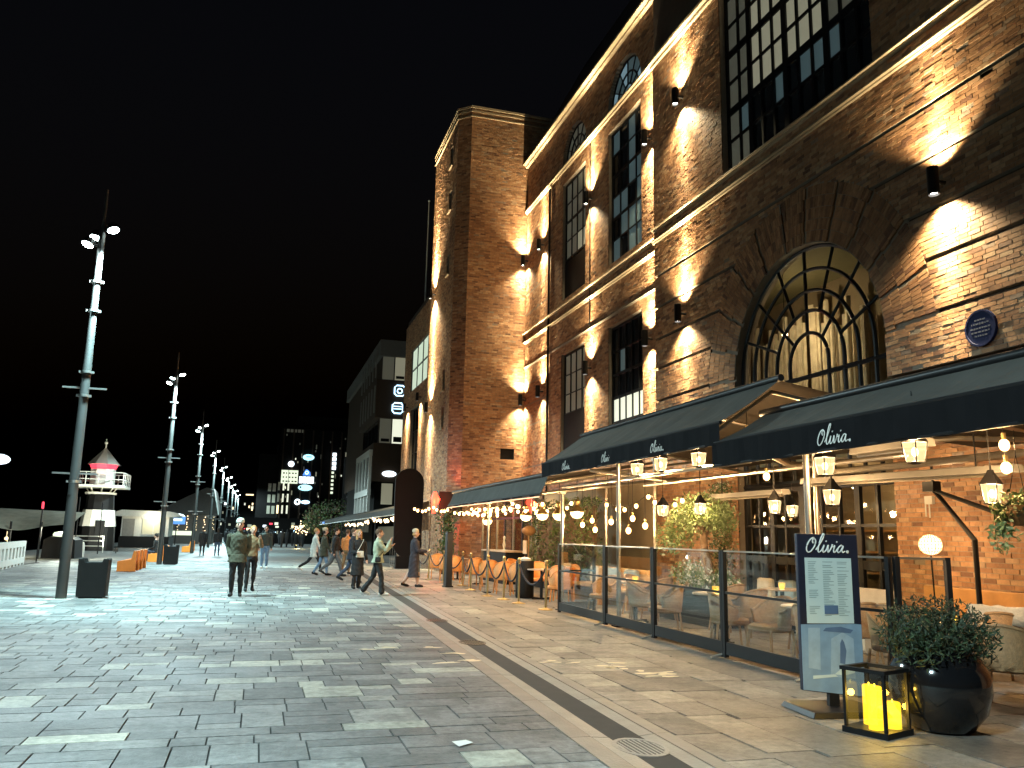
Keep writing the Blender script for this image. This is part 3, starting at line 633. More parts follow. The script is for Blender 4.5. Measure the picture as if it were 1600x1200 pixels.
# ------------------------------------------------------------------ wall lights: a black tube shining up and down
def wall_light(loc, n, label, up=1.0, dn=1.0, power=330, group='tubular wall lights on the brick facade', cold=False):
    t = thing('wall_light', label, 'wall light', loc, 0, group)     # n = outward normal
    n = Vector(n); c = n*0.24
    b = MB(); b.lathe([(0.085, -0.24), (0.092, -0.235), (0.092, 0.235), (0.085, 0.24)], 18, c, cap=False); b.lathe([(0.082, -0.19), (0.082, 0.19)], 18, c, True); b.build('body', 'black_metal', t, True)
    b = MB(); b.tube([(0, 0, 0), c*0.6], 0.035, 8); b.build('bracket', 'black_metal', t, True)
    for s in (-1, 1):
        b = MB(); b.lathe([(0.072, s*0.192), (0.055, s*0.205)], 16, c); b.build('lens', 'led_white', t)
    col = (1.0, 0.83, 0.50)
    for s, k in ((-1, dn), (1, up)):
        if k > 0:
            v = random.uniform(0.8, 1.2)*k; tl = random.uniform(-0.03, 0.03)
            light('SPOT', 'beam', (c.x, c.y, s*0.25), power*2.5*v, col, t, 0.06, 122, 0.85, (-n.x*0.12, -n.y*0.12+tl, s))
            light('SPOT', 'beam_core', (c.x, c.y, s*0.25), power*6.0*v, col, t, 0.05, 46, 1.0, (-n.x*0.03, -n.y*0.03+tl, s))
            light('SPOT', 'beam_throw', (c.x, c.y, s*0.25), power*9.0*v, col, t, 0.05, 22, 1.0, (-n.x*0.05, -n.y*0.05+tl, s))
W = (-1, 0, 0)
for y, z, X, lb, pw in ((10.37, 7.45, FX, 'tubular wall light on bare brick at the right, nearest of all', 270), (19.2, 7.45, FX, 'tubular wall light left of the great arched window', 300), (19.15, 13.65, FX, 'tubular wall light left of the huge upper window', 330),
        (21.62, 13.65, GX, 'tubular wall light high in the corner beside the projecting bay', 300), (26.42, 13.6, GX, 'tubular wall light high on the pier between two tall windows', 300), (31.74, 13.65, GX, 'upper tubular wall light just right of the downpipe, near the tower', 260), (33.95, 13.65, GX, 'upper tubular wall light closest to the tower', 260),
        (21.7, 7.35, GX, 'lower tubular wall light in the corner beside the projecting bay', 300), (26.42, 7.35, GX, 'lower tubular wall light on the pier between two black windows', 300), (31.6, 7.35, GX, 'lower tubular wall light by the downpipe near the tower', 260), (33.95, 7.35, GX, 'lower tubular wall light closest to the tower', 260)):
    wall_light((X, y, z), W, lb, power=pw)
wall_light((TX0, 38.75, 13.1), W, 'tubular wall light halfway up the street side of the tower', power=1000, group='wall lights on and beyond the tower')
wall_light((TX0, 38.75, 7.5), W, 'lower tubular wall light on the street side of the tower', power=500, group='wall lights on and beyond the tower')
wall_light((WX, 46.7, 9.3), W, 'wall light on the pier right of the tall dark window beyond the tower', up=0, power=500, group='wall lights on and beyond the tower')
wall_light((WX, 51.1, 9.3), W, 'wall light on the farthest lit pier beyond the tower', up=0, power=500, group='wall lights on and beyond the tower')

# ================================================================== STREET LAMPS
def street_lamp(y, label, powers=(1.0, 1.0)):
    t = thing('street_lamp', label, 'street lamp', (-4.0, y, 0), 0, 'row of tall street lamps along the quay')
    if y < 21:
        b = MB(); b.lathe([(0.115, 0), (0.115, 0.5), (0.112, 2.2), (0.104, 2.25), (0.098, 5.2), (0.092, 5.25), (0.07, 8.5), (0.035, 8.75), (0.03, 9.5)], 16); b.build('pole', 'lamp_pole', t, True)
    else:
        b = MB(); b.lathe([(0.115, 0), (0.098, 5.2), (0.07, 8.5), (0.035, 8.75), (0.03, 9.5)], 12); b.build('pole', 'lamp_pole', t, True)
    for z in (4.68, 2.73):
        b = MB(); b.span((-0.46, -0.03, z-0.018), (0.46, 0.03, z+0.018)); b.build('crossbar', 'galv', t)
    for z in (5.05, 4.5, 2.55, 6.5, 7.2):
        b = MB(); b.lathe([(0.09, z-0.03), (0.125, z-0.028), (0.125, z+0.028), (0.09, z+0.03)], 12)
        for s in (-1, 1): b.box((s*0.13, 0, z), (0.05, 0.06, 0.05))
        b.build('collar', 'galv', t, True)
    for (x, yy, z, ax, ay) in ((0.24, -0.10, 8.50, 0.35, -0.28), (-0.26, -0.12, 8.08, -0.30, -0.30), (-0.16, 0.16, 8.36, -0.15, -0.15)):
        h = MB(); d = Vector((ax, ay, -1)).normalized(); q = Vector((x, yy, z)); a = d.cross(Vector((0, 1, 0))).normalized(); c = d.cross(a)
        ring = lambda r, o: [q+d*o+(a*math.cos(k*math.pi/9)+c*math.sin(k*math.pi/9))*r for k in range(18)]
        h.loft([ring(0.05, -0.16), ring(0.11, -0.12), ring(0.15, -0.02), ring(0.15, 0.03)]); h.tube([(0, 0, z-0.02), (x*0.8, yy*0.8, z+0.02)], 0.025, 6)
        hd = h.build('lamp_head', 'black_metal', t, True)
        l = MB(); l.loft([ring(0.13, 0.031), ring(0.11, 0.05)]); l.build('lens', 'led_cold', hd)
    k1, k2 = powers
    light('SPOT', 'pool', (0.5, -0.4, 8.0), 4300*k1, (0.42, 0.95, 1.0), t, 0.12, 84, 0.8, (0.14, 0.0, -1))
    light('SPOT', 'spill', (0.45, -0.45, 7.95), 5000*k2, (0.70, 0.96, 1.0), t, 0.15, 170, 0.4, (0.05, -0.02, -1))
lam = ['tall street lamp behind the viewer', 'nearest tall street lamp, beside the near black litter bin', 'second street lamp, just past the near orange bench', 'third street lamp in the row along the quay', 'fourth street lamp in the row, left of the bare-headed couple', 'fifth street lamp in the row', 'sixth street lamp, small in the distance', 'seventh street lamp, tiny in the distance', 'eighth street lamp, tiny in the distance', 'last street lamp of the row, tiny']
for i, y in enumerate((1.4, 20.8, 40.2, 59.6, 79, 98.4, 117.8, 137, 157, 177)):
    street_lamp(y, lam[i])

# ================================================================== QUAY SIDE
def litter_bin(x, y, label):
    t = thing('litter_bin', label, 'litter bin', (x, y, 0), 0, 'dark grey litter bins by the lamps')
    b = MB(); b.prism([(-0.29, 0.03), (0.29, 0.03), (0.31, 0.86), (0.2, 0.86), (0.17, 0.78), (-0.17, 0.78), (-0.2, 0.86), (-0.31, 0.86)], (0, -0.22, 0), (1, 0, 0), (0, 0, 1), (0, 0.025, 0)); b.prism([(-0.29, 0.03), (0.29, 0.03), (0.31, 0.86), (0.2, 0.86), (0.17, 0.78), (-0.17, 0.78), (-0.2, 0.86), (-0.31, 0.86)], (0, 0.20, 0), (1, 0, 0), (0, 0, 1), (0, 0.025, 0))
    b.span((-0.30, -0.195, 0.03), (-0.275, 0.2, 0.84)); b.span((0.275, -0.195, 0.03), (0.30, 0.2, 0.84)); b.build('casing', 'bin_grey', t, bevel=0.008)
    b = MB(); b.span((-0.27, -0.19, 0.05), (0.27, 0.19, 0.74)); b.build('liner', 'off_white', t)
    b = MB(); b.span((-0.24, -0.17, 0), (0.24, 0.17, 0.03)); b.build('foot', 'black_metal', t)
litter_bin(-3.42, 21.0, 'dark litter bin beside the nearest street lamp'); litter_bin(-3.55, 40.3, 'dark litter bin beside the second street lamp')
def orange_bench(x, y, label, n=4):
    t = thing('orange_bench', label, 'bench', (x, y, 0), 0, 'orange benches between the lamps')
    for k in range(n):
        b = MB(); b.prism([(-0.62, 0.0), (0, 0), (0, 0.72), (-0.10, 0.74), (-0.17, 0.42), (-0.62, 0.36)], (0, k*1.0, 0), (1, 0, 0), (0, 0, 1), (0, 0.18, 0)); b.build('side_panel', 'orange_paint', t, bevel=0.012)
    for k in range(n-1):
        b = MB(); b.span((-0.6, k*1.0+0.18, 0.30), (-0.14, k*1.0+1.0, 0.36)); b.build('seat', 'orange_paint', t); b = MB(); b.box((-0.085, k*1.0+0.59, 0.55), (0.05, 0.82, 0.36)); b.build('backrest', 'orange_paint', t)
orange_bench(-4.12, 33.5, 'bright orange bench right of the nearest litter bin'); orange_bench(-4.2, 43.2, 'orange bench with people sitting, behind the second lamp'); orange_bench(-4.2, 62.0, 'small orange bench behind the third lamp')
# lighthouse
lh = thing('lighthouse', 'small black and white lighthouse with red lantern band and gallery', 'lighthouse', (-10.45, 63.5, 0))
def oct_(prof, name, m, parent=lh, n=12, rot=0.26):
    b = MB(); b.lathe(prof, n, rot=rot); return b.build(name, m, parent)
oct_([(1.18, 0), (1.10, 1.62)], 'black_base', 'black_paint'); oct_([(1.14, 1.62), (1.00, 2.72)], 'white_band', 'white_paint'); oct_([(0.93, 2.72), (0.86, 3.78)], 'black_band', 'black_paint')
oct_([(0.98, 3.78), (1.0, 3.9), (0.9, 3.93)], 'rim', 'white_paint')
for k in range(8):
    a = k*math.pi/4+0.2; b = MB(); b.tube([(0.75*math.cos(a), 0.75*math.sin(a), 3.92), (0.95*math.cos(a), 0.95*math.sin(a), 4.22)], 0.035, 6); b.build('bracket', 'white_paint', lh)
b = MB(); b.box((0, 0, 4.30), (3.2, 3.2, 0.16)); b.build('gallery_deck', 'white_paint', lh)
for s1, s2, ax in ((-1, -1, 0), (-1, 1, 0), (-1, -1, 1), (1, -1, 1)):
    for z in (4.75, 5.22):
        b = MB()
        if ax == 0: b.span((-1.55, s2*1.55-0.02, z-0.025), (1.55, s2*1.55+0.02, z+0.025))
        else: b.span((s1*1.55-0.02, -1.53, z-0.025), (s1*1.55+0.02, 1.53, z+0.025))
        b.build('railing', 'white_paint', lh)
for i in range(5):
    for j in range(5):
        if i in (0, 4) or j in (0, 4):
            b = MB(); b.box((-1.55+i*0.775, -1.55+j*0.775, 4.80), (0.05, 0.05, 0.86)); b.build('railing_post', 'white_paint', lh)
oct_([(0.80, 4.38), (0.80, 5.5)], 'lantern_room', 'white_paint', n=8, rot=math.pi/8); oct_([(0.78, 5.5), (0.95, 5.86)], 'red_lantern', 'red_band', n=8, rot=math.pi/8); oct_([(1.06, 5.82), (0.08, 6.95), (0.04, 7.0)], 'roof', 'white_paint', n=8, rot=math.pi/8)
b = MB(); b.tube([(0, 0, 6.95), (0, 0, 7.3)], 0.05, 8); b.ball((0, 0, 7.35), 0.12); b.tube([(0, 0, 7.4), (0, 0, 7.62)], 0.03, 6); b.build('finial', 'white_paint', lh, True)
b = MB(); b.span((0.05, -1.22, 0.9), (0.62, -1.06, 2.0)); b.build('door', 'black_paint', lh)
light('POINT', 'lantern_light', (0, -1.15, 5.65), 6, (1, 0.1, 0.12), lh, 0.2)
fd = thing('added_floodlight', 'small black lamp added on the quay to brighten the lighthouse', 'added_floodlight', (-8.2, 57.0, 0)); b = MB(); b.box((0, 0, 0.2), (0.26, 0.12, 0.2)); b.tube([(0, 0, 0), (0, 0, 0.12)], 0.03, 6); b.build('housing', 'black_metal', fd); b = MB(); b.span((-0.1, 0.061, 0.13), (0.1, 0.07, 0.27)); b.build('lens', 'sign_cream', fd)  # no known fixture here: lamp added to brighten the lighthouse
light('SPOT', 'added_flood_beam', (0, 0.12, 0.22), 2600, (0.98, 1.0, 0.82), fd, 0.08, 70, 0.8, (-2.2, 6.5, 3.4))
# kiosk
kk = thing('kiosk', 'rounded pale kiosk with a big lit window beside the lighthouse', 'kiosk', (-8.6, 75, 0))
b = MB(); b.span((-2.1, 0, 0), (1.7, 4, 0.9)); b.build('base', 'black_paint', kk); b = MB(); b.span((-2.0, 0.05, 0.9), (1.6, 3.9, 2.5)); b.build('wall', 'off_white', kk)
b = MB(); P = [(-2.4, 2.5), (2.1, 2.5), (2.5, 2.62), (2.3, 2.82), (1.6, 2.95), (-2.0, 3.0), (-2.4, 2.85)]; b.prism(P, (0, -0.5, 0), (1, 0, 0), (0, 0, 1), (0, 4.8, 0)); b.build('roof', 'off_white', kk)
b = MB(); b.span((-0.4, -0.02, 1.1), (1.3, 0.03, 2.3)); wk = b.build('window', 'pane_lit', kk); b = MB(); b.span((-0.45, -0.05, 1.05), (1.35, -0.021, 1.1)); b.span((0.42, -0.05, 1.1), (0.48, -0.021, 2.3)); b.span((-0.45, -0.05, 2.3), (1.35, -0.021, 2.36)); b.build('frame', 'off_white', wk)
b = MB(); b.span((-1.9, -0.03, 0.9), (-1.0, 0.04, 2.3)); b.build('poster_panel', 'grey_panel', kk)
light('POINT', 'kiosk_light', (0.4, -0.8, 2.3), 90, (1.0, 0.9, 0.65), kk, 0.1)
# steel railing
rl_ = thing('steel_railing', 'low three-bar steel railing in front of the lighthouse', 'railing', (-10.0, 58, 0))
for x in (-1.0, 0.9): b = MB(); b.tube([(x, 0, 0), (x*0.96, 0, 1.02)], 0.03, 6); b.build('post', 'white_paint', rl_)
for z in (0.4, 0.72, 1.0): b = MB(); b.span((-1.0, -0.02, z-0.03), (0.9, 0.02, z+0.03)); b.build('rail', 'white_paint', rl_)
bu = thing('white_bollard', 'short white bollard in front of the steel railing', 'bollard', (-8.7, 49, 0)); b = MB(); b.lathe([(0.14, 0), (0.14, 0.6), (0.1, 0.75), (0.02, 0.8)], 12); b.build('body', 'white_paint', bu, True)
# boat under a sagging cover, moored by the quay, and the pale fence in front
tn = thing('canvas_shelter', 'wide sagging canvas shelter roof at the far left', 'shelter', (-11.2, 46, 0)); b = MB(); G = []
nx, ny = 16, 6
for j in range(ny+1):
    for i in range(nx+1):
        u, v = i/nx, j/ny; x = -2.8+5.4*u; z = 2.45-0.15*u-(1-v)**1.4*(0.55+0.45*math.sin(math.pi*u)+0.05*math.sin(14*u)); G.append((x, -0.4+v*3.2, z))
b.add(G, [(j*(nx+1)+i, j*(nx+1)+i+1, (j+1)*(nx+1)+i+1, (j+1)*(nx+1)+i) for j in range(ny) for i in range(nx)]); b.build('canvas', 'tent', tn, 'all')
for x in (-2.7, -1.35, -0.1, 1.2, 2.5): b = MB(); b.tube([(x, -0.3, 0), (x, -0.3, 1.75)], 0.05, 6); b.build('post', 'black_paint', tn)
light('POINT', 'shelter_light', (-0.6, -1.6, 0.55), 130, (1.0, 0.86, 0.62), tn, 0.1)
for i, (x, z) in enumerate(((-1.7, 0.95), (-1.5, 0.95), (-0.95, 0.95), (-0.55, 0.92), (-0.5, 0.6))):
    o = MB(); o.ball((0, 0, 0), 0.09, 8, 6); o.tube([(0, 0, 0.07), (0, 0, 0.35)], 0.01, 5); q = o.build('yellow_lamp', 'sign_warm', None, True, loc=(-11.2+x, 47.0, z)); tag(q, ('leftmost small yellow lamp under the canvas shelter', 'second small yellow lamp from the left under the canvas shelter', 'middle small yellow lamp under the canvas shelter', 'upper of the two right yellow lamps under the canvas shelter', 'lowest small yellow lamp under the canvas shelter')[i], 'lamp', 'yellow lamps under the canvas shelter')
mr = thing('mooring_cover', 'dark covered booth right of the canvas shelter, with a white light panel', 'booth', (-9.3, 46.5, 0)); b = MB(); b.prism([(-0.75, 0), (0.75, 0), (0.7, 0.9), (0.45, 1.05), (-0.45, 1.05), (-0.7, 0.9)], (0, 0, 0), (1, 0, 0), (0, 0, 1), (0, 2, 0)); b.build('body', 'black_paint', mr); b = MB(); b.lathe([(0.02, 0), (0.33, 0.03), (0.36, 0.1), (0.3, 0.2), (0.02, 0.24)], 12, (0, 0.2, 1.05)); b.build('light_panel', 'sign_cream', mr, True); light('POINT', 'panel_light', (0, 0.9, 1.6), 900, (0.95, 1.0, 0.82), mr, 0.2)
wf = thing('pale_fence', 'pale slotted fence at the far left edge', 'fence', (-8.3, 31.0, 0), R_(5.5))
for z0, z1 in ((0.08, 0.3), (0.72, 0.95)): b = MB(); b.span((-0.06, 0, z0), (0.06, 8, z1)); b.build('rail', 'off_white', wf)
for k in range(11): b = MB(); b.span((-0.055, k*0.78, 0.0), (0.055, k*0.78+0.36, 0.94)); b.build('post', 'off_white', wf)
for i, (x, y, h) in enumerate(((-9.6, 52, 3.2), (-8.9, 55, 3.0), (-9.0, 41.0, 2.3))):
    m_ = thing('mooring_mast', ('thin mast behind the canvas shelter, left one', 'thin mast behind the canvas shelter, right one', 'thin dark post with a small red light before the shelter')[i], 'mast', (x, y, 0)); b = MB(); b.tube([(0, 0, 0), (0, 0, h)], 0.03, 6); b.build('pole', 'black_metal', m_)
    if i == 2: b = MB(); b.lathe([(0.04, h), (0.05, h+0.05), (0.05, h+0.25), (0.03, h+0.3)], 8); b.build('red_light', 'red_band', m_)
bn = thing('lit_balloon', 'pale glowing oval lamp at the left edge of the picture', 'lamp', (-10.65, 40, 4.3)); b = MB(); b.ball((0, 0, 0), 0.42, 16, 10, 0.52); b.build('shade', 'sign_white', bn, True); b = MB(); b.tube([(-0.3, 0.05, -4.3), (-0.3, 0.05, 0.1)], 0.04, 6); b.build('pole', 'black_metal', bn)
# pavilion further along the quay
pv = thing('quay_pavilion', 'low pavilion with fairy lights further along the quay', 'pavilion', (-7.2, 98, 0)); b = MB(); b.span((-3, 0, 0), (2.5, 8, 3.2)); b.build('wall', 'clad_grey', pv); b = MB(); b.prism([(-3.6, 3.2), (3.0, 3.2), (2.4, 6.0), (1.6, 6.1)], (0, -0.4, 0), (1, 0, 0), (0, 0, 1), (0, 9, 0)); b.build('roof', 'clad_grey', pv)
b = MB(); b.span((-2.6, -0.05, 0.9), (0.6, 0.0, 1.35)); b.build('lit_counter', 'sign_cream', pv)
for k in range(7):
    b = MB()
    for q in range(6): b.ball((-2.8+k*0.9+random.uniform(-.1, .1), -0.15, 1.5+q*0.28+random.uniform(-.1, .1)), 0.05, 5, 4)
    b.build('fairy_light', 'far_bulb' if k % 2 else 'sign_warm', pv)
bs = thing('blue_screen', 'small bright blue sign right of the kiosk', 'sign', (-7.7, 90, 2.4)); b = MB(); b.box((0, 0, 0), (1.6, 0.1, 0.75)); b.build('panel', 'sign_blue', bs); b = MB(); b.box((0.0, -0.06, 0.05), (1.0, 0.02, 0.2)); b.build('bar', 'sign_white', bs); b = MB(); b.tube([(0, 0.1, -2.4), (0, 0.1, -0.3)], 0.05, 6); b.build('post', 'black_metal', bs)

# ================================================================== FAR BUILDINGS
mb = thing('modern_block', 'modern dark block beyond the tower with lit glass corners and neon signs', 'building', (0, 60, 0))
def part(par, name, m, a, c): b = MB(); b.span(a, c); return b.build(name, m, par)
part(mb, 'body', 'clad_brown', (8.0, 0.3, 5.3), (16, 24, 15.3)); part(mb, 'roof_slab', 'clad_grey', (7.75, 0, 14.4), (16, 24.2, 15.6))
part(mb, 'projecting_bay', 'clad_brown', (7.6, 0.0, 9.8), (10.4, 10, 12.6)); part(mb, 'projecting_bay', 'clad_brown', (7.6, 0.0, 5.2), (10.4, 10, 7.95))
for z0, z1, m in ((7.98, 9.75, 'pane_bright'), (12.65, 14.35, 'pane_lit')):
    for k in range(3):
        x0 = 8.0+k*0.9; pane = part(mb, 'lit_window', m if k else 'pane_dim', (x0, 0.1, z0), (x0+0.82, 0.16, z1)); part(pane, 'mullion', 'black_metal', (x0+0.82, 0.06, z0), (x0+0.9, 0.2, z1))
        if m == 'pane_bright' or k: q = MB(); q.span((x0+0.1, 0.05, z0+0.1), (x0+0.7, 0.09, z0+0.25+0.3*random.random())); q.build('clutter', 'clad_dark', pane)
for k in range(5): part(mb, 'side_window', 'pane_dark', (7.95, 1+k*1.8, 8.0), (7.99, 2.5+k*1.8, 9.7))
for k in range(6):
    for z0 in (5.5, 10.2, 12.8): part(mb, 'side_pier', 'clad_grey', (7.54, 0.4+k*1.7, z0), (7.6, 0.75+k*1.7, z0+2.0))
for k in range(5): part(mb, 'portal_post', 'off_white', (7.35, 0.1+k*2.0, 1.6 if k else 1.6), (7.55, 0.4+k*2.0, 7.2))
for z in (7.0, 4.2): part(mb, 'portal_beam', 'off_white', (7.33, 0.05, z), (7.57, 8.4, z+0.45))
for k in range(4): part(mb, 'portal_glass', 'pane_dark', (7.44, 0.4+k*2.0, 4.65), (7.46, 2.1+k*2.0, 7.0))
part(mb, 'lower_window', 'pane_lit', (8.4, 0.6, 3.6), (9.2, 0.65, 5.1)); part(mb, 'lower_window', 'pane_lit', (9.5, 0.6, 4.2), (10.3, 0.65, 5.1)); part(mb, 'lower_wall', 'clad_dark', (7.9, 0.7, 0), (16, 20, 5.3))
def neon(label, x, z, kind):
    t = thing('neon_sign', label, 'sign', (x, 59.93, z), 0, 'neon signs on the modern block'); b = MB()
    rr = lambda w_, h_: [(-w_, 0, -h_*0.6), (-w_, 0, h_*0.6), (-w_*0.6, 0, h_), (w_*0.6, 0, h_), (w_, 0, h_*0.6), (w_, 0, -h_*0.6), (w_*0.6, 0, -h_), (-w_*0.6, 0, -h_), (-w_, 0, -h_*0.6)]
    b.tube(rr(0.38, 0.38), 0.045, 6); b.build('outline', 'sign_neon', t)
    b = MB()
    if kind: b.tube([(0.18*math.cos(k*0.524), 0, 0.18*math.sin(k*0.524)-0.02) for k in range(13)], 0.04, 6); b.ball((0.45, 0, -0.12), 0.14, 8, 6, 0.7)
    else: b.span((-0.3, -0.02, -0.08), (0.3, 0.02, -0.03)); b.span((-0.3, -0.02, 0.1), (0.32, 0.02, 0.15)); b.span((-0.15, -0.02, 0.34), (0.3, 0.02, 0.42))
    b.build('mark', 'sign_neon', t)
neon('blue neon square sign with a ring, upper one on the modern block', 9.3, 11.85, 1); neon('blue neon square sign with bars, lower one on the modern block', 9.2, 10.55, 0)
ov = thing('oval_sign', 'white lit oval sign low on the modern block', 'sign', (8.8, 59.9, 5.75)); b = MB(); b.ball((0, 0, 0), 0.52, 18, 8, 0.42, 1.0, 0.1); b.build('panel', 'sign_white', ov, True)
# dark block closing the quay, with signs and windows
fb = thing('dark_block', 'large dark building closing the far end of the quay', 'building', (0, 118, 0))
part(fb, 'body', 'clad_dark', (2.4, 0, 0), (40, 30, 15.6)); part(fb, 'upper_storey', 'clad_dark', (4.4, 2, 15.6), (40, 30, 17.6)); part(fb, 'wing', 'clad_dark', (-0.4, 4, 0), (2.4, 30, 12.2))
for i in range(5): part(fb, 'roof_window', 'pane_dim', (3.0+i*0.5, -0.05, 15.0), (3.35+i*0.5, 0, 15.4))
for j in range(3):
    for i in range(5):
        x0 = 1.1+i*0.62; part(fb, 'window', ('pane_dim', 'pane_dim', 'sign_warm' if j == 2 else 'pane_dim', 'pane_bright', 'pane_bright')[i], (x0, -0.06+(4 if x0 < 2.1 else 0), 7.0-j*1.55), (x0+(0.42 if i < 3 else 0.22), (4 if x0 < 2.1 else 0), 8.1-j*1.55))
for k in range(46):
    x0, z0 = 2.8+random.random()*10.5, 3.5+random.random()*11; part(fb, 'small_window', random.choice(['pane_lit', 'pane_dim', 'pane_dim', 'pane_bright']), (x0, -0.05, z0), (x0+0.14, 0, z0+random.choice([0.25, 0.6])))
for k in range(9): part(fb, 'pier', 'clad_brown', (2.6+k*1.3, -0.12, 0), (2.8+k*1.3, -0.005, 15.4))
def far_sign(label, x, z, build, y=117.6):
    t = thing('shop_sign', label, 'sign', (x, y, z), 0, 'lit signs on the dark far block'); build(t)
def sg(t, name, m, a, c): b = MB(); b.span(a, c); b.build(name, m, t)
def s_oval(t): b = MB(); b.ball((0, 0, 0), 0.78, 18, 8, 0.55, 1, 0.1); b.build('panel', 'sign_cyan', t, True); sg(t, 'bar', 'sign_blue', (-0.3, -0.12, 0.0), (0.4, -0.09, 0.14))
def s_dot(t): b = MB(); b.ball((0, 0, 0), 0.42, 14, 8, 0.95, 1, 0.2); b.build('panel', 'sign_white', t, True)
def s_board(t):
    sg(t, 'panel', 'sign_cream', (-1.1, 0, -0.9), (1.1, 0.08, 0.9))
    for j in range(3):
        for i in range(5): sg(t, 'letter_bar', 'clad_dark', (-0.9+i*0.4, -0.03, 0.4-j*0.55), (-0.9+i*0.4+random.uniform(0.1, 0.28), 0.0, 0.58-j*0.55))
    sg(t, 'divider', 'clad_dark', (-0.18, -0.03, -0.9), (-0.12, -0.001, 0.9))
def s_tri(t):
    b = MB(); b.prism([(-0.55, -0.4), (0.55, -0.4), (0.45, 0.1), (0.05, 0.45), (-0.15, 0.45), (-0.4, 0.0)], (0, 0, 0), (1, 0, 0), (0, 0, 1), (0, 0.08, 0)); b.build('panel', 'sign_blue', t); b = MB(); b.tube([(0.2*math.cos(k*0.524), -0.05, 0.2*math.sin(k*0.524)) for k in range(13)], 0.05, 6); b.build('ring', 'sign_neon', t)
def s_block(t):
    for i in range(4): sg(t, 'letter', 'sign_white', (-0.95+i*0.5, 0, -0.45), (-0.52+i*0.5, 0.06, 0.45))
def s_pill(t): b = MB(); b.ball((0, 0, 0), 0.95, 18, 8, 0.45, 1, 0.1); b.build('panel', 'sign_cyan', t, True); b = MB(); b.ball((-0.62, -0.1, 0.05), 0.13, 8, 6, 1, 1, 0.2); b.build('dot', 'clad_dark', t)
def s_ring(t): b = MB(); b.tube([(-0.6+0.3*math.cos(k*0.45), 0, 0.3*math.sin(k*0.45)) for k in range(15)], 0.13, 6); b.build('ring', 'sign_white', t); b = MB(); b.ball((0.45, 0, 0), 0.6, 12, 8, 0.4, 1, 0.1); b.build('bar', 'sign_neon', t, True)
def s_vert(t):
    for k in range(4): sg(t, 'letter', 'sign_white', (-0.26, 0, 0.75+k*0.62), (0.26, 0.06, 1.22+k*0.62))
    for k in range(6): sg(t, 'small_letter', 'sign_cream', (-0.28, 0, 0.2-k*0.55), (0.05, 0.06, 0.5-k*0.55))
far_sign('pale cyan oval sign, topmost on the dark far block', 6.1, 11.6, s_oval); far_sign('round white lit sign left of the oval one', 3.85, 10.6, s_dot); far_sign('pale green board with rows of dark letters', 3.75, 8.85, s_board)
far_sign('blue triangular sign above the white letters', 6.0, 9.5, s_tri); far_sign('row of white block letters under the blue triangle', 6.0, 8.5, s_block); far_sign('cyan pill-shaped sign below the white letters', 5.9, 7.45, s_pill); far_sign('ring and bar sign, lowest of the blue ones', 5.6, 5.5, s_ring); far_sign('tall vertical sign of stacked white letters', 9.6, 9.3, s_vert)
# narrow houses between the dark block and the modern one
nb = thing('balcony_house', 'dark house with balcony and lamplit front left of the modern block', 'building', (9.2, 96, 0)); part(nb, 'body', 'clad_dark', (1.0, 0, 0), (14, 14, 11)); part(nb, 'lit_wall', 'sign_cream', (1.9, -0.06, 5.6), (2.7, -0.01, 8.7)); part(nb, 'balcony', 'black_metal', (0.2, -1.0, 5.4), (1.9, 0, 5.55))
for k in range(8): part(nb, 'baluster', 'galv', (0.25+k*0.22, -1.0, 5.55), (0.29+k*0.22, -0.96, 6.9))
part(nb, 'balcony_sign', 'sign_neon', (0.5, -1.08, 7.0), (1.5, -1.02, 7.6)); part(nb, 'awning_strip', 'rustred', (0.3, -0.6, 0.2), (1.6, -0.02, 2.6)); part(nb, 'parapet', 'clad_brown', (0.9, -0.1, 11), (14, 0.3, 11.3))
lb_ = thing('hillside_block', 'distant dark blocks with scattered lit windows left of the dark building', 'building', (-6, 190, 0)); part(lb_, 'body', 'clad_dark', (-2, 0, 0), (6.5, 10, 10)); part(lb_, 'roof_sign', 'sign_warm', (3.2, -0.05, 9.0), (4.8, 0, 9.3))
for k in range(16):
    x0, z0 = -1.6+random.random()*7.6, 2+random.random()*5.5; part(lb_, 'window', random.choice(['pane_bright', 'sign_warm', 'pane_lit', 'sign_white']), (x0, -0.05, z0), (x0+random.choice([0.3, 0.5]), 0, z0+0.5))
# round clipped tree in front of the dark block
tr_ = thing('round_tree', 'dark round-crowned tree in front of the far dark block', 'tree', (7.2, 84, 0)); b = MB(); b.tube([(0, 0, 0), (0.05, 0, 1.4), (0, 0.1, 2.4)], [0.22, 0.18, 0.12], 8)
for k in range(6): a = k*1.05; b.tube([(0, 0, 1.6), (1.2*math.cos(a), 1.2*math.sin(a), 2.9)], [0.1, 0.03], 6)
b.build('trunk', 'bark', tr_, True); leaves('crown', np.concatenate([in_ball(2600, (0, 0, 2.8), (3.1, 2.6, 1.9), 0.5), in_ball(700, (-1.6, -0.6, 2.5), (1.4, 1.2, 1.2))]), 0.22, ['leaf_dark', 'leaf_mid', 'bark'], tr_)
yl = thing('tree_spotlight', 'small yellow spotlight at the foot of the round tree', 'lamp', (3.6, 81.5, 0)); b = MB(); b.lathe([(0.08, 0), (0.1, 0.15), (0.12, 0.3)], 10); b.build('housing', 'black_metal', yl); b = MB(); b.lathe([(0.1, 0.301), (0.06, 0.32)], 10); b.build('lens', 'sign_warm', yl); light('POINT', 'up_light', (0.2, 0, 0.6), 120, (1, 0.75, 0.25), yl, 0.05)
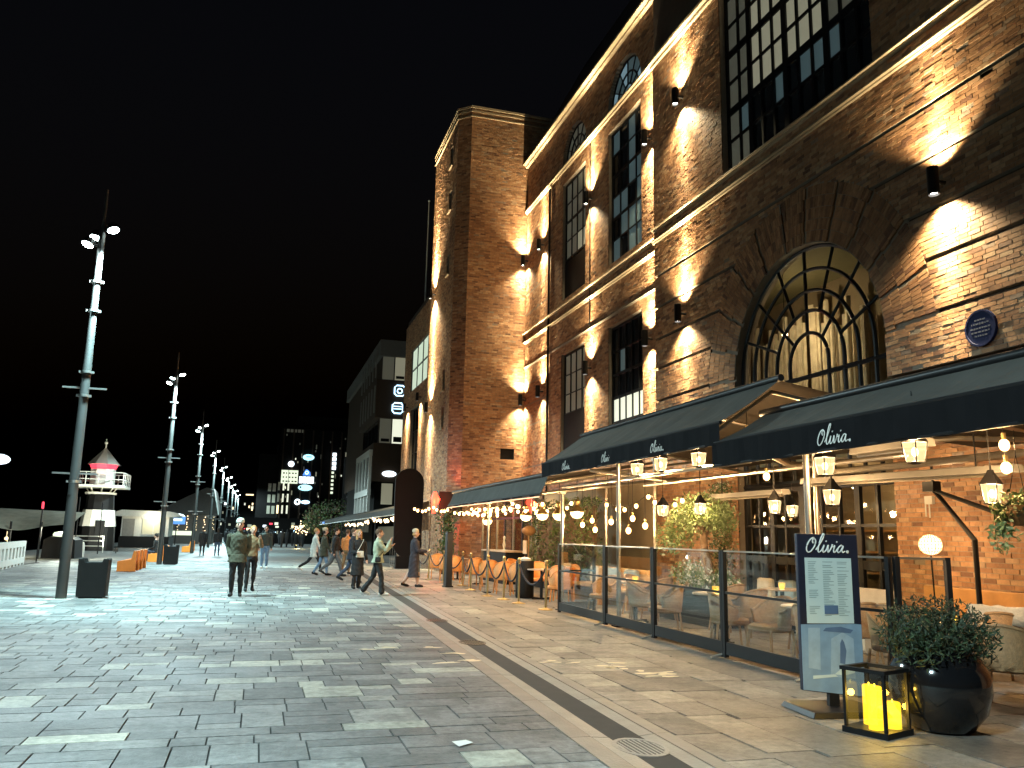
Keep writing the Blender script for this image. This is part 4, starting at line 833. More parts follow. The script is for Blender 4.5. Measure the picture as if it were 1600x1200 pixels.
# many tiny lights of the crowded far end: shop fronts
sf_ = thing('shop_row', 'row of small lit shop fronts at the far end of the quay', 'shop', (0, 112, 0)); part(sf_, 'front_wall', 'clad_dark', (-3.8, 0, 0), (8.0, 3, 3.2))
for k in range(26):
    x0 = -3.6+random.random()*11; z0 = 0.8+random.random()*1.6; part(sf_, 'shop_window', random.choice(['sign_white', 'sign_warm', 'pane_bright', 'pane_lit', 'sign_neon', 'red_band', 'pane_lit']), (x0, -0.05, z0), (x0+random.uniform(0.15, 0.5), 0, z0+random.uniform(0.12, 0.4)))
xm = thing('lit_tree', 'white bulb-covered small tree at the far end of the quay', 'tree', (4.6, 92, 0)); b = MB(); b.tube([(0, 0, 0), (0, 0, 1.6)], [0.08, 0.04], 6)
for k in range(5): b.tube([(0, 0, 0.8), (0.6*math.cos(k*1.3), 0.6*math.sin(k*1.3), 2.2)], [0.04, 0.015], 5)
b.build('trunk', 'bark', xm); b = MB()
for p in in_ball(40, (0, 0, 1.9), (0.85, 0.7, 0.8), 0.7): b.ball(p, 0.06, 5, 4)
b.build('bulbs', 'far_bulb', xm)

# ================================================================== THE TERRACE
LET = [[(0.62, 0.86), (0.50, 0.98), (0.30, 0.90), (0.12, 0.55), (0.10, 0.22), (0.24, 0.02), (0.46, 0.10), (0.66, 0.45), (0.68, 0.80), (0.52, 0.95), (0.44, 0.80), (0.52, 0.62)],
       [(0.80, 0.18), (1.02, 0.55), (1.22, 1.08), (1.18, 1.28), (1.06, 1.05), (0.97, 0.5), (0.98, 0.12), (1.08, 0.02), (1.24, 0.18), (1.36, 0.50), (1.32, 0.22), (1.36, 0.04), (1.48, 0.06), (1.60, 0.24), (1.66, 0.50), (1.70, 0.18), (1.76, 0.03), (1.90, 0.28), (1.98, 0.56), (1.96, 0.44), (2.08, 0.40), (2.16, 0.48), (2.12, 0.2), (2.18, 0.03), (2.30, 0.10), (2.42, 0.30)],
       [(2.78, 0.42), (2.64, 0.50), (2.46, 0.34), (2.42, 0.12), (2.52, 0.02), (2.68, 0.16), (2.80, 0.46), (2.76, 0.18), (2.84, 0.03), (2.98, 0.12)],
       [(1.44, 0.74), (1.49, 0.80)], [(2.24, 0.70), (2.29, 0.76)], [(3.08, 0.12), (3.14, 0.04), (3.22, 0.02), (3.20, 0.13), (3.12, 0.10)]]
def lettering(parent, O, U, V, width, m='letter', thick=0.034, N=(-1, 0, 0)):
    """the handwritten word as a thin raised line: O lower left, U reading direction, V up"""
    b = MB(); O, U, V, N = Vector(O), Vector(U), Vector(V), Vector(N); k = width/3.3
    for st in LET:
        P = [O+U*((x+0.22*y)*k)+V*(y*k)+N*0.006 for x, y in st]
        b.tube(catmull(P, 5) if len(P) > 2 else P, thick*k, 5)
    return b.build('lettering', m, parent)
def awning(label, y0, y1, zb, zt, xr, zr, xw, zw, words, lab_slope='awning_top', xf=5.8):
    t = thing('awning', label, 'awning', (0, 0, 0), 0, 'black awnings over the terrace'); n = 60; ph = random.uniform(0, 6); wv = lambda q: 0.022*math.sin(q*0.9+ph)+0.016*math.sin(q*2.1+2*ph)+0.010*math.sin(q*0.37)
    b = MB(); 
    for k in range(n):                                    # front drop
        a, c = y0+(y1-y0)*k/n, y0+(y1-y0)*(k+1)/n; w0, w1 = wv(k)*1.2, wv(k+1)*1.2
        b.quad((xf+w0*0.6, a, zb+0.014*math.sin(k*0.55+ph)), (xf+w1*0.6, c, zb+0.014*math.sin((k+1)*0.55+ph)), (xf, c, zt), (xf, a, zt))
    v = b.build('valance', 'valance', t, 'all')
    for yy, wd in words: lettering(v, (xf-0.008, yy+wd/2, zb+(zt-zb)*0.20), (0, -1, 0), (0, 0, 1), wd)
    b = MB(); m = 5
    for k in range(n):
        for j in range(m):
            def P(kk, jj):
                s = jj/m; sag = -0.035*math.sin(math.pi*s)*(1+0.5*math.sin(kk*0.26))+wv(kk)*0.7*math.sin(math.pi*s); return (xf+(xr-xf)*s, y0+(y1-y0)*kk/n, zt+(zr-zt)*s+sag)
            b.quad(P(k, j), P(k+1, j), P(k+1, j+1), P(k, j+1))
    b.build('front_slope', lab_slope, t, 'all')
    b = MB(); b.quad((xr, y0, zr), (xr, y1, zr), (xw, y1, zw), (xw, y0, zw)); b.build('roof_cloth', 'awning', t)
    b = MB(); b.tube([(xr, y0-0.05, zr+0.03), (xr, y1+0.05, zr+0.03)], 0.05, 10); b.build('ridge_bar', 'black_metal', t, True)
    b = MB(); b.tube([(xf+0.02, y0, zb+0.01), (xf+0.02, y1, zb+0.01)], 0.018, 6); b.tube([(xf+0.02, y0, zt), (xf+0.02, y1, zt)], 0.025, 6); b.build('front_bar', 'black_metal', t)
    for q in np.arange(y0+0.2, y1, 2.2):
        b = MB(); b.tube([(xf+0.06, q, zt-0.10), (xr, q, zr-0.13), (xw, q, zw-0.12)], 0.03, 6); b.build('rafter', 'steel', t)
    return t
aw1 = awning('near black awning with one white handwritten word, lowest at the right', 3.4, 9.95, 2.52, 2.84, 6.62, 3.27, 10.4, 3.0, [(7.44, 0.56)])
aw2 = awning('middle black awning with three white handwritten words', 9.75, 17.1, 2.81, 3.10, 6.75, 3.74, 10.45, 3.2, [(11.57, 0.46), (13.53, 0.46), (15.55, 0.46)])
aw3 = awning('low plain black awning between the middle awning and the tower', 17.15, 26.4, 2.42, 2.46, 5.98, 2.86, 9.9, 3.5, [])
b = MB(); b.tube([(5.79, 17.2, 2.395), (5.79, 26.4, 2.395)], 0.012, 6); b.build('light_line', 'led_line', aw3)
def post(x, y, h, label, r=0.04, m='steel'):
    t = thing('awning_post', label, 'post', (x, y, 0), 0, 'slim steel posts holding the awnings'); b = MB(); b.tube([(0, 0, 0.02), (0, 0, h)], r, 10); b.build('shaft', m, t, True); b = MB(); b.box((0, 0, 0.012), (0.2, 0.2, 0.024)); b.build('base_plate', 'black_metal', t); b = MB(); b.box((0, 0, h), (0.12, 0.12, 0.05)); b.build('head_plate', m, t)
post(6.25, 8.55, 2.72, 'slim steel post left of the menu board under the near awning'); post(6.3, 14.15, 3.0, 'slim steel post under the middle awning, at the left of its front'); post(6.4, 17.4, 2.5, 'slim steel post where the middle and low awnings meet'); post(6.2, 22.8, 2.45, 'slim steel post in front of the low awning'); post(8.4, 16.9, 3.3, 'inner steel post beside the leafy hedge'); post(8.4, 19.6, 3.2, 'inner steel post behind the bulbs of the low awning'); post(8.2, 11.0, 3.3, 'inner steel post behind the middle glass panels')
# steel beams and folding arms below the cloth
def beam(label, pts, r=0.035, m='steel'):
    o = MB(); o.tube(pts, r, 8); q = o.build('steel_beam', m, None, True); tag(q, label, 'beam', 'steel beams below the awnings')
beam('steel beam along the front of the middle awning', [(6.35, 9.9, 2.62), (6.35, 17.2, 2.62)]); beam('steel beam across the terrace above the near glass doors', [(8.2, 9.0, 2.72), (8.2, 17.0, 2.72)]); beam('steel beam along the back of the near awning', [(8.3, 5.0, 2.6), (8.3, 10.9, 2.6)], 0.05); beam('diagonal steel arm under the near awning', [(6.4, 9.6, 2.75), (8.2, 8.2, 2.85), (10.3, 8.0, 2.9)]); beam('diagonal steel arm under the middle awning, right end', [(6.5, 10.2, 2.9), (8.0, 11.4, 2.75), (10.35, 12.0, 3.0)], 0.04); beam('diagonal steel arm under the middle awning, left end', [(6.4, 15.8, 2.9), (7.8, 15.2, 2.7), (10.3, 16.4, 3.0)]); beam('cross beam below the low awning', [(6.0, 18.2, 2.5), (9.6, 18.2, 3.0)]); beam('second cross beam below the low awning', [(6.0, 20.4, 2.5), (9.6, 20.4, 3.0)]); beam('third cross beam below the low awning', [(6.0, 23.0, 2.5), (9.6, 23.0, 3.0)])
def heater(label, a, c):
    t = thing('patio_heater', label, 'heater', a, 0, 'long tube heaters hanging under the awnings'); d = Vector(c)-Vector(a)
    b = MB(); s = Vector((0, 0, 1)); P = [(-0.10, 0.0), (0.10, 0.0), (0.07, 0.09), (-0.07, 0.09)]; b.prism(P, (0, 0, 0), (1, 0, 0), (0, 0, 1), d); b.build('reflector', 'grey_panel', t, bevel=0.01)
    b = MB(); b.tube([d*0.04+Vector((0, 0, -0.02)), d*0.96+Vector((0, 0, -0.02))], 0.02, 6); b.build('tube', 'steel', t)
    for q in (0.15, 0.85): b = MB(); b.tube([d*q+Vector((0, 0, 0.09)), d*q+Vector((0, 0, 0.5))], 0.01, 5); b.build('hanger', 'black_metal', t)
heater('long white heater above the green shrub', (8.5, 12.2, 2.34), (8.5, 14.6, 2.34)); heater('dark long heater under the near awning', (8.0, 7.2, 2.36), (8.0, 11.0, 2.42)); heater('short heater high under the near awning', (7.0, 7.4, 2.62), (7.0, 8.6, 2.62))
# hanging lanterns: glass wider at the top
def lantern(x, y, z, hang, label, pw=88):
    t = thing('hanging_lantern', label, 'lantern', (x, y, z), random.uniform(0, 0.7), 'glass lanterns hanging under the awnings'); a, c, h = 0.085, 0.058, 0.105
    b = MB()
    for sx, sy in ((1, 1), (1, -1), (-1, -1), (-1, 1)): b.tube([(sx*c, sy*c, -h), (sx*a, sy*a, h)], 0.007, 5)
    for q, zz in ((c, -h), (a, h)): b.tube([(q, q, zz), (q, -q, zz), (-q, -q, zz), (-q, q, zz), (q, q, zz)], 0.008, 5)
    b.lathe([(0.03, -h-0.02), (c*1.35, -h)], 4, rot=math.pi/4); b.build('frame', 'black_metal', t)
    b = MB(); b.lathe([(a*1.5, h), (a*1.1, h+0.05), (0.05, h+0.11), (0.03, h+0.15)], 4, rot=math.pi/4); b.tube([(0, 0, h+0.14), (0, 0, h+0.2)], 0.012, 6); b.build('cap', 'black_metal', t)
    for k in range(4):
        q = k*math.pi/2; ca, sa = math.cos(q), math.sin(q); R2 = lambda u, v, zz: (u*ca-v*sa, u*sa+v*ca, zz)
        p = MB(); p.quad(R2(c, -c, -h), R2(c, c, -h), R2(a, a, h), R2(a, -a, h)); p.build('pane', 'lantern_milk', t)
    b = MB(); b.ball((0, 0, 0), 0.034, 8, 6, 1.4); b.build('bulb', 'bulb', t, True)
    b = MB(); b.tube([(0, 0, h+0.2), (0, 0, hang)], 0.006, 5); b.build('cord', 'black_metal', t)
    light('POINT', 'lantern_light', (0, 0, 0), pw, (1.0, 0.62, 0.28), t, 0.06)
glow('lantern_milk', (1.0, 0.70, 0.34), 0.55, 0.72)
for a in ((6.25, 8.2, 2.42, 0.62, 'lantern just under the handwritten word of the near awning'), (6.25, 6.8, 2.46, 0.62, 'lantern at the front of the near awning, right of the handwritten word'), (6.3, 11.2, 2.74, 0.6, 'front lantern under the middle awning, rightmost of three'), (6.3, 12.45, 2.76, 0.6, 'front lantern under the middle awning, between two others'), (6.3, 13.35, 2.74, 0.6, 'front lantern under the middle awning, leftmost of three'),
          (7.5, 9.72, 2.16, 1.1, 'lantern hanging directly above the menu board'), (8.0, 11.8, 2.10, 1.25, 'lantern in front of the glazed doors, left of the steel post'), (8.0, 14.2, 2.13, 1.25, 'lantern hanging in the leaves of the shrub'), (7.5, 7.1, 2.1, 1.0, 'lantern before the bare brick wall at the right edge'), (7.5, 14.75, 2.09, 1.4, 'lantern left of the leafy shrub'), (9.6, 13.6, 2.12, 1.2, 'small dim lantern close to the glazed doors')):
    lantern(*a)
def pendant(x, y, z, hang, label, pw=42, r=0.05):
    t = thing('pendant_bulb', label, 'bulb', (x, y, z), 0, 'bare bulbs hanging under the awnings'); b = MB(); b.ball((0, 0, 0), r, 10, 7, 1.25); b.build('bulb', 'bulb', t, True); b = MB(); b.lathe([(0.02, r*1.1), (0.022, r*1.1+0.07)], 8); b.build('socket', 'brass', t); b = MB(); b.tube([(0, 0, r*1.1+0.07), (0, 0, hang)], 0.005, 5); b.build('cord', 'black_metal', t)
    light('POINT', 'bulb_light', (0, 0, 0), pw, (1.0, 0.60, 0.26), t, 0.05)
for i, a in enumerate(((7.0, 17.7, 1.83, 1.0, 'bare bulb left of the steel post, higher of the left pair'), (7.0, 16.96, 1.72, 1.2, 'bare bulb left of the steel post, lower of the left pair'), (7.0, 16.1, 1.88, 1.2, 'bare bulb just right of the steel post'), (7.0, 15.25, 1.70, 1.4, 'lowest bare bulb before the yellow green leaves'), (7.0, 14.5, 1.79, 1.3, 'bare bulb at the left edge of the shrub'), (6.6, 10.35, 3.05, 0.35, 'bright bulb in the gap between near and middle awning'), (7.6, 11.4, 2.55, 1.1, 'small bulb under the middle awning, below its right lantern'), (7.2, 6.62, 2.56, 0.6, 'upper of two bulbs at the right edge'), (7.2, 6.62, 2.33, 0.2, 'lower of two bulbs at the right edge'), (7.6, 18.6, 1.95, 0.9, 'bulb in front of the green hedge'), (7.3, 15.7, 1.95, 1.2, 'faint bulb between the brighter ones, middle of the row'))): pendant(*a)
for i, (x, y, z) in enumerate(((7.0, 25.9, 2.02), (7.0, 21.9, 2.10), (7.0, 20.5, 2.11), (7.0, 19.25, 2.09), (7.0, 18.05, 2.12))):
    t = thing('globe_lamp', ('leftmost brass-topped globe lamp, near the tower', 'second brass-topped globe lamp from the tower', 'middle brass-topped globe lamp', 'fourth brass-topped globe lamp from the tower', 'brass-topped globe lamp nearest to the steel post')[i], 'lamp', (x, y, z), 0, 'brass-topped globe lamps under the low awning')
    b = MB(); b.lathe([(0.01, -0.15), (0.09, -0.13), (0.145, -0.06), (0.155, 0.0)], 16, cap=False); b.build('globe', 'globe', t, True); b = MB(); b.lathe([(0.158, 0.0), (0.13, 0.07), (0.07, 0.12), (0.045, 0.16), (0.075, 0.20), (0.075, 0.25), (0.03, 0.29)], 16); b.build('brass_top', 'brass', t, True); b = MB(); b.tube([(0, 0, 0.28), (0, 0, 0.75)], 0.007, 5); b.build('cord', 'black_metal', t); light('POINT', 'globe_light', (0, 0, -0.05), 32, (1.0, 0.64, 0.30), t, 0.1)
def string(label, pts, n, sag, pw, m='bulb', r=0.042):
    t = thing('string_lights', label, 'string lights', pts[0], 0, 'bulb strings'); o = Vector(pts[0]); P = []
    for a, c in zip(pts[:-1], pts[1:]):
        for k in range(12): u = k/12; P.append(Vector(a).lerp(Vector(c), u)-Vector((0, 0, sag*4*u*(1-u)))-o)
    P.append(Vector(pts[-1])-o); b = MB(); b.tube(P, 0.006, 4); b.build('cable', 'black_metal', t)
    for k in range(n):
        q = P[int((k+0.5)*(len(P)-1)/n)]; b = MB(); b.ball(q-Vector((0, 0, 0.075)), r, 8, 6, 1.2); b.build('bulb', m, t, True); b = MB(); b.lathe([(0.016, -0.04), (0.016, 0.0)], 6, q); b.build('socket', 'black_metal', t)
        if pw and k % 3 == 1: light('POINT', 'bulb_light', q-Vector((0, 0, 0.075)), pw, (1.0, 0.60, 0.26), t, 0.06)
string('bulb string along the front of the low awning', [(5.95, 26.3, 2.33), (5.95, 22.6, 2.36), (5.95, 19.0, 2.36)], 12, 0.10, 22)
string('bulb string slung inside the low awning, second from the street', [(6.6, 27.4, 2.42), (6.6, 23.0, 2.46), (6.6, 19.0, 2.46)], 12, 0.20, 20)
string('bulb string slung deepest inside the low awning', [(7.4, 29.5, 2.46), (7.6, 24.5, 2.5), (7.8, 20.0, 2.5)], 11, 0.22, 20)
string('bulb string along the inner edge of the low awning', [(7.0, 28.0, 2.5), (7.1, 23.5, 2.55), (7.2, 18.5, 2.5)], 13, 0.26, 18)
string('bulb string at the back of the middle awning', [(7.8, 18.4, 2.45), (7.9, 16.2, 2.5), (8.0, 14.6, 2.5)], 9, 0.22, 16)
string('bulb string across the foot of the tower', [(5.15, 29.0, 2.52), (5.8, 28.9, 2.6), (6.4, 28.6, 2.55)], 10, 0.16, 30)
string('bulb string along the terrace beyond the tower', [(6.2, 38.5, 2.45), (6.0, 46, 2.4), (5.6, 56, 2.2)], 16, 0.16, 20, 'far_bulb', 0.06)
string('bulb string at the far end of the next terrace', [(6.8, 40.5, 2.5), (6.6, 50, 2.35), (6.2, 64, 2.2)], 14, 0.16, 14, 'far_bulb', 0.07)
# red neon hand on the tower corner
rs = thing('red_neon_sign', 'bright red neon sign on the tower corner above the bulbs', 'sign', (6.95, 34.0, 2.85)); b = MB(); b.tube([(-0.06, 0, -0.45), (-0.05, 0, -0.1), (-0.04, 0, 0.2), (-0.02, 0, 0.42)], [0.07, 0.11, 0.14, 0.06], 10); b.tube([(0.02, 0, 0.28), (0.13, 0, 0.12), (0.10, 0, -0.06)], [0.07, 0.08, 0.03], 8); b.build('tube', 'red_neon', rs, True); b = MB(); b.span((0.16, 0.03, -0.5), (1.15, 0.12, 0.45)); b.build('backing', 'black_metal', rs)
light('POINT', 'neon_light', (-0.1, -0.3, 0), 170, (1, 0.06, 0.02), rs, 0.15)
# black arched board and next terrace beyond the tower
ab_ = thing('arched_board', 'tall black arch-topped board between the tower and the next terrace', 'board', (6.55, 38.0, 0)); P = [(-0.62, 0.9), (-0.66, 3.6)]+[(0.66*-math.cos(t), 3.85+0.66*math.sin(t)) for t in np.linspace(0, math.pi, 15)]+[(0.66, 3.6), (0.62, 0.9)]; b = MB(); b.prism(P, (0, 0, 0), (1, 0, 0), (0, 0, 1), (0, 0.14, 0)); b.build('panel', 'black_paint', ab_)
b = MB(); b.prism([(0.66*math.cos(t), 1.15+0.66*math.sin(t)) for t in np.linspace(0, 2*math.pi, 25)[:-1]], (0, -0.03, 0), (1, 0, 0), (0, 0, 1), (0, 0.2, 0)); b.build('round_foot', 'black_paint', ab_); b = MB(); b.span((-0.5, -0.05, 0), (0.5, 0.2, 0.55)); b.build('base', 'black_paint', ab_)
na = thing('far_awning', 'long dark awning of the next terrace beyond the tower', 'awning', (0, 0, 0)); b = MB(); n = 14
for k in range(n):
    f = lambda q: (6.35-0.9*q, 38.3+40*q, 2.45-0.25*q); a, c = f(k/n), f((k+1)/n); b.quad(a, c, (c[0], c[1], c[2]+0.3), (a[0], a[1], a[2]+0.3)); b.quad((a[0], a[1], a[2]+0.3), (c[0], c[1], c[2]+0.3), (c[0]+2, c[1], c[2]+0.85), (a[0]+2, a[1], a[2]+0.85))
b.build('cloth', 'awning_top', na); b = MB(); b.tube([(6.33, 38.3, 2.45), (5.43, 78.3, 2.2)], 0.03, 6); b.build('front_bar', 'galv', na)
for k in range(5): b = MB(); q = k/5; b.tube([(6.4-0.9*q, 39+38*q, 0), (6.4-0.9*q, 39+38*q, 2.6)], 0.04, 6); b.build('post', 'black_metal', na)
part(na, 'lit_back', 'pane_dim', (8.3, 53.2, 0.9), (8.35, 76, 2.0)); part(na, 'valance_print', 'sign_blue', (5.5, 74, 2.28), (5.51, 77, 2.42))
cb = thing('crowd_barrier', 'grey steel crowd barrier beside the black arched board', 'barrier', (5.85, 38.4, 0)); b = MB(); b.tube([(0, 0, 0.1), (0, 0, 1.05), (1.15, 0.1, 1.05), (1.15, 0.1, 0.1), (0, 0, 0.14)], 0.022, 6); b.build('frame', 'galv', cb)
for k in range(11): b = MB(); x = 0.1+k*0.095; b.tube([(x, x*0.087, 0.14), (x, x*0.087, 1.04)], 0.009, 5); b.build('bar', 'galv', cb)
for x in (0.1, 1.05): b = MB(); b.box((x, 0.05, 0.05), (0.05, 0.5, 0.04)); b.build('foot', 'galv', cb)

# glass wind screens with black frames
def screen(p0, p1, label, h=1.42, feet=True):
    p0, p1 = Vector(p0+(0,)), Vector(p1+(0,)); d = p1-p0; L = d.length; t = thing('glass_screen', label, 'glass screen', p0, math.atan2(d.y, d.x), 'black-framed glass screens along the terrace')
    for x, n in ((0.03, 0.05), (L-0.03, 0.05)): b = MB(); b.span((x-n/2, -0.03, 0.02), (x+n/2, 0.03, h)); b.build('post', 'black_metal', t)
    for z, hh, m in ((h-0.012, 0.02, 'steel'), (0.86, 0.03, 'black_metal'), (0.14, 0.16, 'black_metal')): b = MB(); b.span((0.06, -0.02, z-hh/2), (L-0.06, 0.02, z+hh/2)); b.build('rail', m, t)
    for z0, z1 in ((0.22, 0.845), (0.875, h-0.022)): b = MB(); b.span((0.06, -0.004, z0), (L-0.06, 0.004, z1)); b.build('pane', 'clear_glass', t)
    if feet:
        b = MB(); b.tube([(L-0.03, 0.25, 0.015), (L-0.03, 0, 0.06), (L-0.03, -0.2, 0.015)], 0.016, 6); b.build('foot', 'galv', t)
SCR = [16.74, 14.3, 12.35, 10.25, 8.4]
names = ['glass screen nearest to the rope posts, leftmost of the row', 'second glass screen from the rope posts, behind the steel post', 'third glass screen from the rope posts, before the round candle table', 'fourth glass screen, just left of the menu board']
for i in range(4): screen((6.1, SCR[i]), (6.1, SCR[i+1]), names[i])
screen((6.12, 8.36), (6.35, 7.35), 'glass screen behind the menu board', feet=False); screen((6.36, 7.32), (6.95, 7.18), 'short glass screen behind the potted shrub', feet=False); screen((6.1, 16.78), (7.0, 16.95), 'short glass screen turning into the terrace by the rope posts', feet=False)

# furniture
def tub_chair(name, m, label, cat='chair', group=None, w_=0.29, hb=0.80):
    t = thing(name, label, cat, (0, 0, 0), 0, group)            # faces -y
    b = MB(); R0 = []; R1 = []; n = 18
    for k in range(n+1):
        a = math.pi*(-0.12+1.24*k/n); f = math.sin(max(0, min(math.pi, a))); top = 0.62+(hb-0.62)*max(0, f)**0.7
        R0.append((w_*math.cos(a), 0.28*math.sin(a)*1.05, top))
    ins = [(x*0.90, y*0.90, z) for x, y, z in R0]; lo = [(x*0.86, y*0.86, 0.40) for x, y, z in R0]; lo2 = [(x*0.78, y*0.78, 0.41) for x, y, z in R0]
    V = lo+R0+ins+lo2; N_ = n+1; F = []
    for k in range(n):
        for r in range(3): F.append((r*N_+k, r*N_+k+1, (r+1)*N_+k+1, (r+1)*N_+k))
    F += [(0, N_, 2*N_, 3*N_), (n, N_+n, 2*N_+n, 3*N_+n)]; b.add(V, F); b.build('backrest', m, t, 'all')
    b = MB(); b.tube([(x*0.95, y*0.95, z) for x, y, z in R0], 0.022, 6); b.build('rim', m, t, True)
    b = MB(); b.lathe([(0.25, 0.36), (0.275, 0.38), (0.275, 0.43), (0.24, 0.45)], 16, (0, -0.02, 0)); b.build('seat', m, t, True)
    for sx, sy in ((-1, -1), (1, -1), (-1, 1), (1, 1)): b = MB(); b.tube([(sx*0.20, sy*0.19, 0.38), (sx*0.235, sy*0.235, 0.0)], 0.017, 6); b.build('leg', m, t)
    return t
def round_table(name, label, r=0.36, m='tabletop', group=None, h=0.74):
    t = thing(name, label, 'table', (0, 0, 0), 0, group); b = MB(); b.lathe([(r, h-0.03), (r+0.008, h-0.015), (r, h)], 26); b.build('tabletop', m, t, True); b = MB(); b.lathe([(0.04, 0.03), (0.035, h-0.03)], 10); b.build('column', 'black_metal', t, True); b = MB()
    for k in range(4): a = k*math.pi/2+0.4; b.box((0.15*math.cos(a), 0.15*math.sin(a), 0.02), (0.30, 0.06, 0.03), a)
    b.build('base', 'black_metal', t); return t
ch0 = tub_chair('rattan_chair', 'rattan', 'x', group='brown rattan tub chairs behind the glass'); used = [False]
def chair(x, y, rz, label):
    if not used[0]: used[0] = True; ch0.location = (x, y, 0); ch0.rotation_euler.z = R_(rz); ch0['label'] = label
    else: copy_tree(ch0, None, (x, y, 0), R_(rz), label)
for a in ((6.62, 8.95, 100, 'brown rattan chair right behind the glass, just left of the menu board'), (6.75, 10.15, -80, 'brown rattan chair at the candle table, near the second glass post'), (7.75, 10.7, 160, 'brown rattan chair in the second row, right of the steel post'), (8.0, 13.3, 200, 'brown rattan chair in the second row before the shrub'), (7.9, 9.0, 100, 'brown rattan chair in the second row behind the menu board'), (7.7, 16.3, 30, 'brown rattan chair in the second row by the hedge'), (9.0, 11.9, 120, 'brown rattan chair by the glazed doors'), (7.5, 9.4, 180, 'brown rattan chair facing the street behind the menu board table'), (6.65, 11.05, 70, 'brown rattan chair right of the round candle table'), (6.6, 12.9, -110, 'brown rattan chair left of the round candle table'), (7.6, 12.0, 190, 'brown rattan chair on the far side of the round candle table'), (6.7, 14.0, 60, 'brown rattan chair beside the steel post'), (6.75, 15.9, -70, 'brown rattan chair behind the leftmost glass screen'), (7.6, 15.2, 200, 'brown rattan chair facing the street by the left candle table'),
          (8.3, 8.0, 150, 'rattan chair draped with a pale fur at the right edge'), (7.1, 6.7, 120, 'rattan chair right of the potted shrub'), (7.0, 8.1, 20, 'rattan chair between potted shrub and menu board')): chair(*a)
tb0 = round_table('round_table', 'round table with candle behind the right glass screens', group='round tables behind the glass'); tb0.location = (6.95, 9.55, 0)
for x, y, l in ((6.95, 11.9, 'round table with candle in the middle of the glass row'), (7.0, 14.95, 'round table with candle left of the steel post'), (7.2, 7.45, 'round table by the potted shrub'), (8.9, 13.0, 'round table near the glazed doors'), (8.9, 16.0, 'round table by the hedge')): copy_tree(tb0, None, (x, y, 0), None, l)
def candle_cup(x, y, z, label, pw=1.6):
    t = thing('candle_cup', label, 'candle', (x, y, z), 0, 'yellow candle cups on the tables'); b = MB(); b.lathe([(0.035, 0.0), (0.055, 0.03), (0.058, 0.09), (0.05, 0.10)], 12, cap=False); b.build('cup', 'candle_dim', t, True); b = MB(); b.lathe([(0.03, 0.005), (0.03, 0.05)], 10); b.build('wax', 'candle_core', t); light('POINT', 'flame', (0, 0, 0.085), pw, (1, 0.55, 0.12), t, 0.02)
for x, y, l in ((6.95, 9.55, 'yellow candle cup on the table left of the menu board'), (6.95, 11.9, 'yellow candle cup on the middle round table'), (7.0, 14.95, 'yellow candle cup on the table left of the steel post'), (8.9, 13.0, 'yellow candle cup near the glazed doors'), (8.9, 16.0, 'yellow candle cup by the hedge'), (7.2, 7.45, 'yellow candle cup by the potted shrub')): candle_cup(x, y, 0.742, l)
# wall sofas with cushions
def sofa(x, y0, y1, label, m='wood', back=0.92, cush=(), d=0.55):
    t = thing('wall_bench', label, 'bench', (x, y0, 0), 0); L = y1-y0
    b = MB(); b.span((0.0, 0, 0.10), (0.07, L, back)); b.build('backrest', m, t, bevel=0.012); b = MB(); b.span((-d, 0.01, 0.38), (-0.002, L-0.01, 0.46)); b.build('seat', m, t, bevel=0.012)
    for y in (0.1, L/2, L-0.1): b = MB(); b.span((-d+0.03, y-0.03, 0), (-0.01, y+0.03, 0.378)); b.build('leg', m, t)
    for i, (cy, cm, w2) in enumerate(cush): b = MB(); b.box((-0.10, cy, 0.66), (0.13, w2, 0.38), 0, 0.9); b.build('cushion', cm, t, bevel=0.04)
sofa(10.1, 8.3, 11.0, 'long orange wooden settle against the bare brick wall', 'wood', 0.92); sofa(9.2, 10.6, 12.4, 'low bench with cream backrest near the glazed doors', 'cushion_cream', 0.86); sofa(9.6, 13.2, 15.0, 'dark bench with cushions below the shrub', 'black_paint', 0.8, ((0.5, 'cushion_blue', 0.5), (1.2, 'fur', 0.5))); sofa(8.3, 17.0, 20.4, 'orange wooden bench with grey cushions left of the shrub', 'wood', 0.86, ((0.7, 'cushion_blue', 0.7), (1.8, 'cushion_blue', 0.8), (2.8, 'cushion_cream', 0.6)))
fu = MB(); G = []
for j in range(9):
    for i in range(9): u, v = i/8-0.5, j/8; G.append((u*0.62, 0.27*math.sin(min(v, 0.7)*2.2)-0.02, 0.42+0.46*math.sin(v*2.6)+random.uniform(-.012, .012)))
fu.add(G, [(j*9+i, j*9+i+1, (j+1)*9+i+1, (j+1)*9+i) for j in range(8) for i in range(8)]); o = fu.build('fur_throw', 'fur', None, 'all', loc=(8.3, 8.0, 0), rz=R_(150)); tag(o, 'pale fur throw over the rattan chair at the right edge', 'throw'); mo_ = o.modifiers.new('thick', 'SOLIDIFY'); mo_.thickness = 0.02
